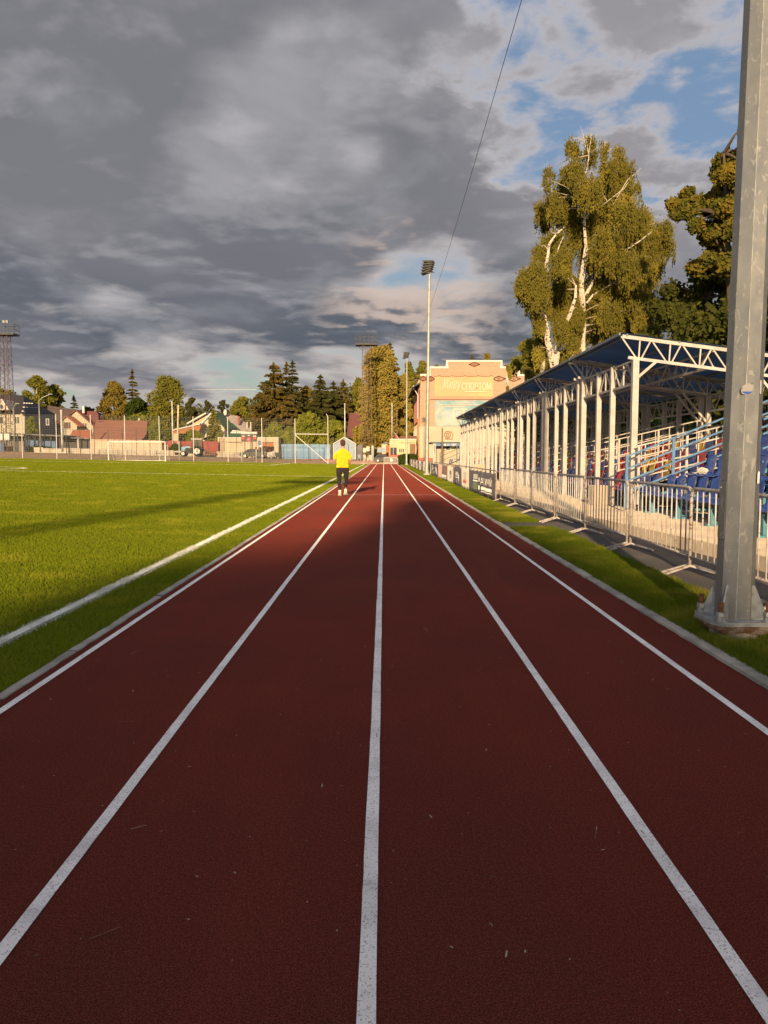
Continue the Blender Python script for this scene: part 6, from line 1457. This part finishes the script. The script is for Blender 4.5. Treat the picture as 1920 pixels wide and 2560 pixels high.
bushy('loose green birch behind the lattice tower', 872, 920, 944, 1085, 176, 'leaf_green', 6500, .42, nc=26, seed=21)
lind = lambda u: (.62 + .5 * u if u < .45 else (.85 - .55 * (u - .45))) if u < .93 else .5
bushy('tall golden-leaved tree in the middle, wrapped round the lattice tower', 886, 1012, 866, 1140, 150, 'leaf_linden', 26000, .42, lind, nc=80, seed=22, name='linden_tree', sub=11)
bushy('low golden-green bush at the foot of the tall golden tree', 870, 935, 1065, 1140, 146, 'leaf_linden', 7000, .34, nc=22, seed=23, cat='bush', name='bush')
bushy('golden tree limb mass beside the brick hall', 985, 1038, 935, 1135, 156, 'leaf_linden', 13000, .40, nc=44, seed=24, name='linden_tree')
spruce('spruce spire peeping over the tall golden tree', 975, 859, 960, 172, 26, 'leaf_spruce', 4000, 16, seed=25)
bushy('green pine crown just left of the tall thin mast', 998, 1045, 905, 1090, 175, 'leaf_green', 9000, .44, nc=32, seed=26, name='pine_tree')
bushy('green pine crown between the tall thin mast and the brick hall', 1030, 1080, 900, 1100, 178, 'leaf_green', 9000, .44, nc=32, seed=27, name='pine_tree')
bushy('green tree crown behind the left step of the parapet', 1075, 1108, 912, 1000, 185, 'leaf_green', 2500, .46, nc=14, seed=28)
bushy('small tree top showing over the parapet of the brick hall', 1198, 1234, 884, 980, 180, 'leaf_golden', 3200, .42, nc=14, seed=29)
spruce('tiny spruce tip over the parapet', 1180, 890, 960, 185, 10, 'leaf_spruce', 700, 10, seed=30)
# bushes in front
bushy('yellow-green bush left of the net fence end', 655, 715, 1060, 1125, 138, 'leaf_bush', 9000, .30, nc=26, seed=31, cat='bush', name='bush', group='bushes behind the pitch')
bushy('large yellow-green bush above the blue fence', 730, 815, 1034, 1125, 136, 'leaf_bush', 15000, .30, nc=34, seed=32, cat='bush', name='bush', group='bushes behind the pitch')
bushy('yellow-green bush low in the gap above the blue fence', 700, 745, 1068, 1125, 135, 'leaf_bush', 6000, .30, nc=20, seed=33, cat='bush', name='bush', group='bushes behind the pitch')
bushy('yellow-green bush left of the blue shed', 800, 866, 1050, 1125, 135, 'leaf_bush', 10000, .30, nc=26, seed=34, cat='bush', name='bush', group='bushes behind the pitch')
bushy('light green bush right of the brown barn', 366, 415, 1058, 1106, 140, 'leaf_bush', 7000, .28, nc=20, seed=35, cat='bush', name='bush', group='bushes behind the pitch')
bushy('strip of yellow-green shrub above the barn ridge', 300, 385, 1036, 1072, 158, 'leaf_bush', 4200, .34, nc=20, seed=36, cat='bush', name='bush', group='bushes behind the pitch')
bushy('low dark hedge behind the low wall near the tractor', 418, 462, 1110, 1134, 127.5, 'leaf_hedge', 3800, .22, nc=16, seed=37, cat='hedge', name='hedge', trunk=False, group='hedges')
bushy('climbing shrub with pale flowers before the green-roofed house', 455, 512, 1076, 1108, 133, 'leaf_bush', 4500, .24, nc=18, seed=38, cat='bush', name='bush', group='bushes behind the pitch')
bushy('small yellow-green tree in front of the side wall toned grey for shade', 64, 95, 1042, 1085, 143, 'leaf_bush', 3200, .28, nc=16, seed=39)
spruce('small lit spruce in front of the green-roofed house', 534, 1026, 1118, 136, 24, 'leaf_green', 6000, 22, seed=40, size=.32)
bushy('dark undergrowth inside the open grey shed', 70, 138, 1116, 1136, 137, 'leaf_hedge', 2600, .25, nc=16, seed=41, cat='hedge', name='hedge', trunk=False, group='hedges')
bushy('clipped green hedge at the end of the track beside the farthest mast', 996, 1044, 1136, 1163, 99, 'leaf_hedge', 14000, .15, lambda u: .95, nc=34, seed=42, cat='hedge', name='hedge', trunk=False, group='hedges')
# a far wood closing the horizon
RNG = np.random.default_rng(77)
cl = []
tl = [(-300, 1040), (0, 1030), (60, 1040), (200, 1030), (250, 1045), (330, 1020), (400, 1000), (470, 1010), (570, 1015), (630, 985), (700, 955), (760, 962), (800, 968), (880, 950), (1000, 925), (1100, 930), (1300, 905), (1400, 890), (1500, 900), (1700, 950), (2100, 1000)]
for i in range(230):
    px = -150 + i * 9.2; Y = 208 + 9 * math.sin(i * 1.7); p = at(px, 1120, Y); top = at(px, np.interp(px, [a for a, b in tl], [b for a, b in tl]) + RNG.uniform(-8, 16), Y).z
    n_ = max(3, int(top / 2.6))
    for k in range(n_): cl.append((p.x + RNG.uniform(-.7, .7), Y + RNG.uniform(-2, 2), 1 + (top - 2.2) * (k + .5) / n_, 1.9, 1.9, 1.9))
P_ = []
for c in cl: P_.append(np.array(c[:3]) + unit(60) * np.array(c[3:6]) * RNG.uniform(.4, 1, 60)[:, None])
P_ = np.concatenate(P_); o = npmesh('distant_wood', quads(P_, .70, 1.2), MT['leaf_far'], None, 4, RNG.uniform(0, 1, len(P_)))
tag(o, 'dark distant wood closing the horizon behind the houses', 'wood', kind='stuff')

# ---- the birches behind the stand
def c8(x, y): return (1180 + .446 * x, 280 + .446 * y)      # coordinates read from an enlarged view
def birch(label, basepx, Y, clumps, paths, nleaf, seed, mt='leaf_birch', size=.068, strand=True):
    global RNG
    RNG = np.random.default_rng(seed); rs = np.random.default_rng(seed + 5)
    bx_ = at(*c8(*basepx), Y).x; t = thing('birch_tree', label, 'tree', (bx_, Y, gz(bx_, Y) - .1), 0, 'birches on the slope behind the stand'); P_ = []; U = []
    ends = []; area = sum(c[2] ** 2 for c in clumps)
    for (cx, cy, r) in clumps:
        R_ = r * .446 / F * Y; dy = rs.uniform(.0, 1) * 2.4 if rs.uniform() > .42 or (abs(cx - 625) < 90 and cy > 640) else rs.uniform(-1.8, -.3); c = at(*c8(cx, cy), Y + dy); ends.append((c, R_))
        k = int(nleaf * r * r / area); ns = max(5, k // 46); sx = unit(ns) * (R_ * RNG.uniform(.1, 1.0, ns) ** .6)[:, None] * np.array([1, .9, .85]); sx += np.array(c)
        L = RNG.uniform(.3, 1.0, ns) * (.55 + R_ * 1.0); L *= np.clip((sx[:, 2] - (c.z - R_ * 1.25)) / R_, .25, 1.4)
        kk = 46; s = RNG.uniform(0, 1, (ns, kk)); sw = RNG.normal(0, .12, (ns, 1)); jit = RNG.normal(0, .052, (ns, kk, 3)) * (1.6 - s[:, :, None])
        p = np.stack([sx[:, None, 0] + sw * s, sx[:, None, 1] + sw * s, sx[:, None, 2] - L[:, None] * s], 2) + jit
        P_.append(p.reshape(-1, 3))
    P_ = np.concatenate(P_); up = np.repeat(np.array([[0, 0, 1.]]), len(P_), 0)
    V = quads(P_, size, 1.6, up=up); npmesh('crown', V, MT[mt], t, 4, RNG.uniform(0, 1, len(P_)))
    m = MB(); nodes = []
    for pts, r0, r1 in paths:
        q = []
        for i, (x_, y_, *d) in enumerate(pts): q.append(at(*c8(x_, y_), Y) + Vector((0, d[0] if d else 0, 0)))
        n = len(q)
        # subdivide for a natural wobble
        qq = []
        for i in range(n - 1):
            for k in range(4): p = q[i].lerp(q[i + 1], k / 4); qq.append(p + Vector((.05 * mnoise.noise(p * .9), .05, .0)))
        qq.append(q[-1]); nn = len(qq); m.tube(qq, [r0 + (r1 - r0) * (i / (nn - 1)) ** .8 for i in range(nn)], 10); nodes += qq
    tr = m.build('trunk', MT['birch_bark'], t, smooth=True)
    m = MB()
    for c, R_ in ends:
        b = min(nodes, key=lambda p: (p - c).length + .5 * max(0, p.z - c.z)); mid = (b + c) / 2 + Vector((0, 0, .25 * R_ + .1)); m.tube([b, mid, c + Vector((0, 0, R_ * .45)), c + Vector((.2 * R_, 0, R_ * .8))], [.026, .018, .010, .004], 5)
        for k in range(3): d = Vector(unit(1)[0]); m.tube([c - Vector((0, 0, R_ * .2)), c + d * R_ * .6 + Vector((0, 0, R_ * .3)), c + d * R_], [.012, .008, .003], 4)
    m.build('branch', MT['birch_twig'], t, smooth=True)
    return t
mc = [(560, 165, 34), (585, 215, 36), (665, 150, 34), (672, 215, 36), (745, 178, 26), (735, 200, 20), (825, 225, 40), (430, 330, 34), (425, 385, 22), (510, 310, 30), (585, 300, 60), (650, 400, 80), (560, 400, 55), (760, 290, 55), (860, 300, 55), (800, 360, 60), (890, 350, 22), (930, 395, 22), (730, 420, 95), (850, 430, 85), (500, 400, 45), (470, 480, 62),
      (395, 520, 48), (540, 520, 90), (640, 560, 100), (760, 570, 110), (880, 550, 105), (960, 560, 45), (980, 600, 45), (410, 590, 48), (600, 660, 90), (1075, 640, 62), (1030, 680, 60), (990, 720, 85), (1090, 730, 50), (900, 700, 105), (760, 720, 110), (670, 770, 80), (1020, 830, 62), (900, 840, 90), (780, 860, 100), (700, 820, 80),
      (620, 950, 50), (700, 980, 80), (800, 990, 85), (900, 970, 80), (990, 930, 50), (960, 1040, 70), (870, 1090, 85), (770, 1110, 85), (690, 1120, 65), (940, 1130, 50), (690, 1230, 60), (780, 1240, 65), (880, 1210, 60), (1000, 1090, 45)]
birch('tall white-barked birch with a straight trunk and weeping crown, the highest tree', (618, 1500), 40, mc,
      [([(622, 1800), (612, 1500), (615, 1360), (622, 1200), (618, 1050), (612, 960), (625, 860), (640, 760)], .25, .10), ([(640, 765), (632, 600), (612, 480), (640, 330), (655, 240), (640, 130)], .085, .008), ([(638, 1030), (665, 980), (695, 925), (740, 830, .5), (760, 700, .6)], .10, .02), ([(645, 1070), (680, 1025), (720, 1000), (790, 960)], .07, .015), ([(640, 790), (690, 740), (770, 710, -1.5), (850, 660, -1.9)], .055, .012), ([(790, 830, -1.5), (870, 780, -1.9), (930, 735, -2)], .05, .015), ([(632, 600), (720, 480, .3), (760, 330, .3), (745, 190, 0)], .045, .006), ([(760, 560, -1), (820, 440, -1.6), (890, 380, -1.6)], .03, .006), ([(700, 560, -1), (790, 500, -1.9), (830, 440, -1.9)], .028, .006), ([(640, 200), (625, 130), (608, 75)], .012, .003), ([(655, 240), (668, 150), (666, 110)], .02, .004)], 200000, 51)
lc = [(470, 700, 55), (380, 770, 40), (500, 800, 60), (420, 720, 40), (360, 880, 60), (300, 910, 50), (270, 950, 34), (300, 990, 42), (370, 970, 66), (470, 920, 66), (540, 940, 60), (345, 1050, 45), (400, 1080, 55), (560, 1060, 60), (490, 1050, 65), (380, 1160, 34), (560, 1170, 60), (500, 1180, 50), (600, 1120, 40), (380, 1240, 26), (370, 1330, 26), (560, 1270, 40), (520, 1340, 30)]
birch('smaller birch with two white trunks forking in a V, left of the tallest birch', (458, 1500), 38, lc,
      [([(455, 1800), (452, 1560), (460, 1430), (425, 1260), (398, 1110), (424, 1040), (432, 960), (414, 860), (436, 740), (470, 690), (515, 645)], .23, .025), ([(462, 1440), (490, 1300), (512, 1215), (548, 1140), (585, 1040), (600, 960, .6)], .17, .05), ([(432, 840), (480, 780), (512, 700)], .05, .015), ([(436, 990), (458, 920)], .06, .02), ([(400, 1110), (392, 1060)], .05, .03)], 82000, 52)
birch('slim dark-barked birch trunk left of the forked birch', (398, 1500), 44, [(390, 1280, 34), (385, 1180, 30), (405, 1380, 26)], [([(394, 1700), (396, 1480), (398, 1330), (402, 1180), (396, 1050)], .17, .07)], 7000, 53)
birch('thin bare white tree with forking branches beside the brick hall', (304, 1480), 60, [(330, 1300, 40), (250, 1390, 26), (370, 1340, 36), (340, 1400, 44), (220, 1420, 22), (380, 1440, 44), (400, 1290, 30), (310, 1380, 32)],
      [([(304, 1620), (303, 1500), (300, 1400), (290, 1340), (285, 1310)], .17, .03), ([(300, 1400), (318, 1350), (322, 1315)], .07, .02), ([(296, 1440), (262, 1400), (262, 1360)], .06, .015), ([(306, 1480), (335, 1420), (360, 1400)], .07, .015)], 16000, 54, 'leaf_green', .14)
birch('thin birch stem with flaking bark in front of the right end of the brick hall', (198, 1650), 70, [(196, 1540, 9)], [([(206, 1800), (204, 1650), (200, 1550), (196, 1475)], .16, .10)], 300, 55)
def clumptree(label, basepx, Y, clumps, n, mt, size, seed, name='maple_tree', thick=.25, sub=10):
    global RNG
    RNG = np.random.default_rng(seed); rs = np.random.default_rng(seed); cl = []
    bx_ = at(*c8(*basepx), Y).x; t = thing(name, label, 'tree', (bx_, Y, gz(bx_, Y) - .1), 0, 'broadleaf trees on the slope behind the stand')
    for cx, cy, r in clumps: c = at(*c8(cx, cy), Y); R_ = r * .446 / F * Y; cl.append((c.x, Y + rs.uniform(-1.6, 1.6), c.z, R_, R_, R_ * .8))
    crown(t, cl, n, size, mt, sub, 1.3, .62)
    m = MB(); z0 = gz(bx_, Y) - .4; tx = sum(c[0] for c in cl) / len(cl); zt = max(c[2] for c in cl); spine = [Vector((bx_ + (tx - bx_) * k / 5, Y, z0 + (zt - .8 - z0) * k / 5)) for k in range(6)]
    m.tube(spine, [thick * (1 - k * .17) for k in range(6)], 8)
    for c in cl:
        c3 = Vector(c[:3]); b = min(spine, key=lambda p: (p - c3).length + .8 * max(0, p.z - c3.z + .5)); m.tube([b, (b + c3) / 2 + Vector((0, 0, .2)), c3 + Vector((0, 0, c[5] * .5))], [thick * .3, thick * .18, .012], 5)
    m.build('trunk', MT['bark_dark'], t, smooth=True); return t
clumptree('maple with sunlit yellowish upper leaves just left of the thick galvanised post', (1500, 1600), 31,
          [(1505, 110, 30), (1500, 190, 22), (1430, 250, 42), (1420, 310, 40), (1480, 330, 50), (1300, 385, 42), (1215, 450, 42), (1250, 470, 40), (1370, 400, 60), (1470, 400, 70), (1290, 500, 60), (1170, 560, 32), (1230, 560, 40), (1390, 500, 80), (1480, 520, 80), (1255, 640, 45), (1340, 600, 60), (1430, 640, 90), (1250, 740, 30), (1380, 720, 70), (1480, 750, 80), (1410, 820, 80), (1540, 450, 110), (1560, 300, 80), (1600, 650, 120), (1580, 180, 50), (1640, 380, 100), (1290, 850, 50), (1235, 880, 38), (1350, 900, 70), (1480, 880, 90), (1560, 800, 100)], 60000, 'leaf_maple', .17, 61)
clumptree('dark dense tree between the birches and the thick galvanised post, low over the canopy', (1260, 1600), 33,
          [(1130, 990, 50), (1180, 1010, 60), (1090, 1070, 55), (1250, 960, 55), (1260, 1040, 85), (1340, 1000, 80), (1160, 1120, 85), (1270, 1150, 100), (1380, 1120, 100), (1060, 1160, 60), (1040, 1240, 55), (1130, 1220, 75), (1230, 1260, 80), (1350, 1240, 95), (1460, 1200, 90), (1460, 1060, 80), (1540, 1120, 100), (1560, 1260, 110), (1680, 1200, 130), (1660, 1330, 110), (1760, 1320, 110), (1180, 1340, 80), (1320, 1340, 90), (1450, 1330, 90), (1100, 1330, 60), (990, 1290, 50), (1430, 940, 70)], 60000, 'leaf_dark', .17, 62, 'dark_tree')
clumptree('yellow-green young tree showing between the birch crown and the dark tree', (960, 1500), 46, [(930, 1180, 60), (1010, 1130, 50), (960, 1240, 55), (1060, 1190, 40), (900, 1270, 45), (830, 1220, 40), (850, 1290, 50)], 16000, 'leaf_green', .15, 63, 'young_tree', .12)
clumptree('green trees mass left of the forked birch behind the canopy', (340, 1480), 52, [(330, 1300, 45), (370, 1400, 50), (300, 1380, 36), (420, 1440, 40), (480, 1440, 36), (240, 1420, 22), (540, 1400, 44)], 13000, 'leaf_green', .16, 64, 'young_tree', .12)
# understory along the slope, seen below the canopy
for i, (x, y) in enumerate([(12.4, 18), (12.8, 23), (12.2, 28.5), (13, 34), (12.6, 40), (12.4, 46), (13, 53), (12.2, 60)]):
    RNG = np.random.default_rng(90 + i); z = gz(x, y); lab = ['first', 'second', 'third', 'fourth', 'fifth', 'sixth', 'seventh', 'eighth'][i]
    t = thing('shade_tree', 'dark tree on the slope under the canopy line, %s from the near end' % lab, 'tree', (x, y, z - .1), 0, 'dark trees on the slope'); cl = [(x + RNG.uniform(-1.2, 1.2), y + RNG.uniform(-2.2, 2.2), z + h, 1.3, 1.7, .9) for h in (2.4, 2.9, 3.3, 3.8, 4.3, 4.9)]
    crown(t, cl, 5000, .20, 'leaf_dark', 8); MB().tube([(x, y, z - .3), (x + .1, y, z + 4)], [.14, .06], 7).build('trunk', MT['bark_dark'], t, smooth=True)
# trees behind the camera whose shade lies on the near track
def shade(label, x, y, top, r, seed, n=9000, z0=2.5, cl=None):
    global RNG
    RNG = np.random.default_rng(seed); t = thing('roadside_tree', label, 'tree', (x, y, 0), 0, 'trees behind the near end of the track')
    cl = cl or [(x + RNG.uniform(-1, 1) * r * .7, y + RNG.uniform(-1, 1) * r * .6, z0 + (top - z0) * k / 12, r * .55, r * .5, r * .42) for k in range(13)]
    crown(t, cl, n, .45, 'leaf_dark', 9, fill=.4); MB().tube([(x, y, -.2), (x, y, top * .7)], [.3, .1], 8).build('trunk', MT['bark_dark'], t, smooth=True)
sc = []
rs = np.random.default_rng(4)
def shx(X, Y, yy): return X - math.tan(R(7.3)) * (Y - yy)
def shz(Y, yy): return (Y - yy) * math.tan(SUN_EL) / math.cos(R(7.3))
yy = -72.0
def occl(pts, rad):
    o = []
    for X, Y, r in pts: o.append((shx(X, Y, yy) , yy + rs.uniform(-2, 2), shz(Y, yy), r, r * .8, r * rad))
    return o
row = [(-9, -3.0, 2.6), (-6, -3.0, 2.6), (-3, -3.0, 2.6), (0, -3.0, 2.6), (2.5, -3.0, 2.6), (5, -2.95, 2.4), (7.5, -2.5, 2.2), (10, -.45, 2.1), (12.5, -.1, 2.0), (14.8, .1, 1.9), (17, .35, 1.9), (19, .6, 1.7), (20.6, .9, 1.5)]
pts = []
for Y_, xa_, xb_ in row:
    r_ = .60 if Y_ < 9 else (.48 if Y_ < 16 else .36); n_ = max(2, int((xb_ - xa_ - r_) / (r_ * 1.3)) + 1)
    for k in range(n_): pts.append((xa_ + r_ * .6 + (xb_ - xa_ - r_ * 1.2) * k / max(1, n_ - 1), Y_ , r_))
o1 = occl(pts, 1.05)
shade('tall dense tree far behind the camera shading the near lanes', o1[0][0] + 1.5, yy, 20, 3, 70, 40000, cl=o1)
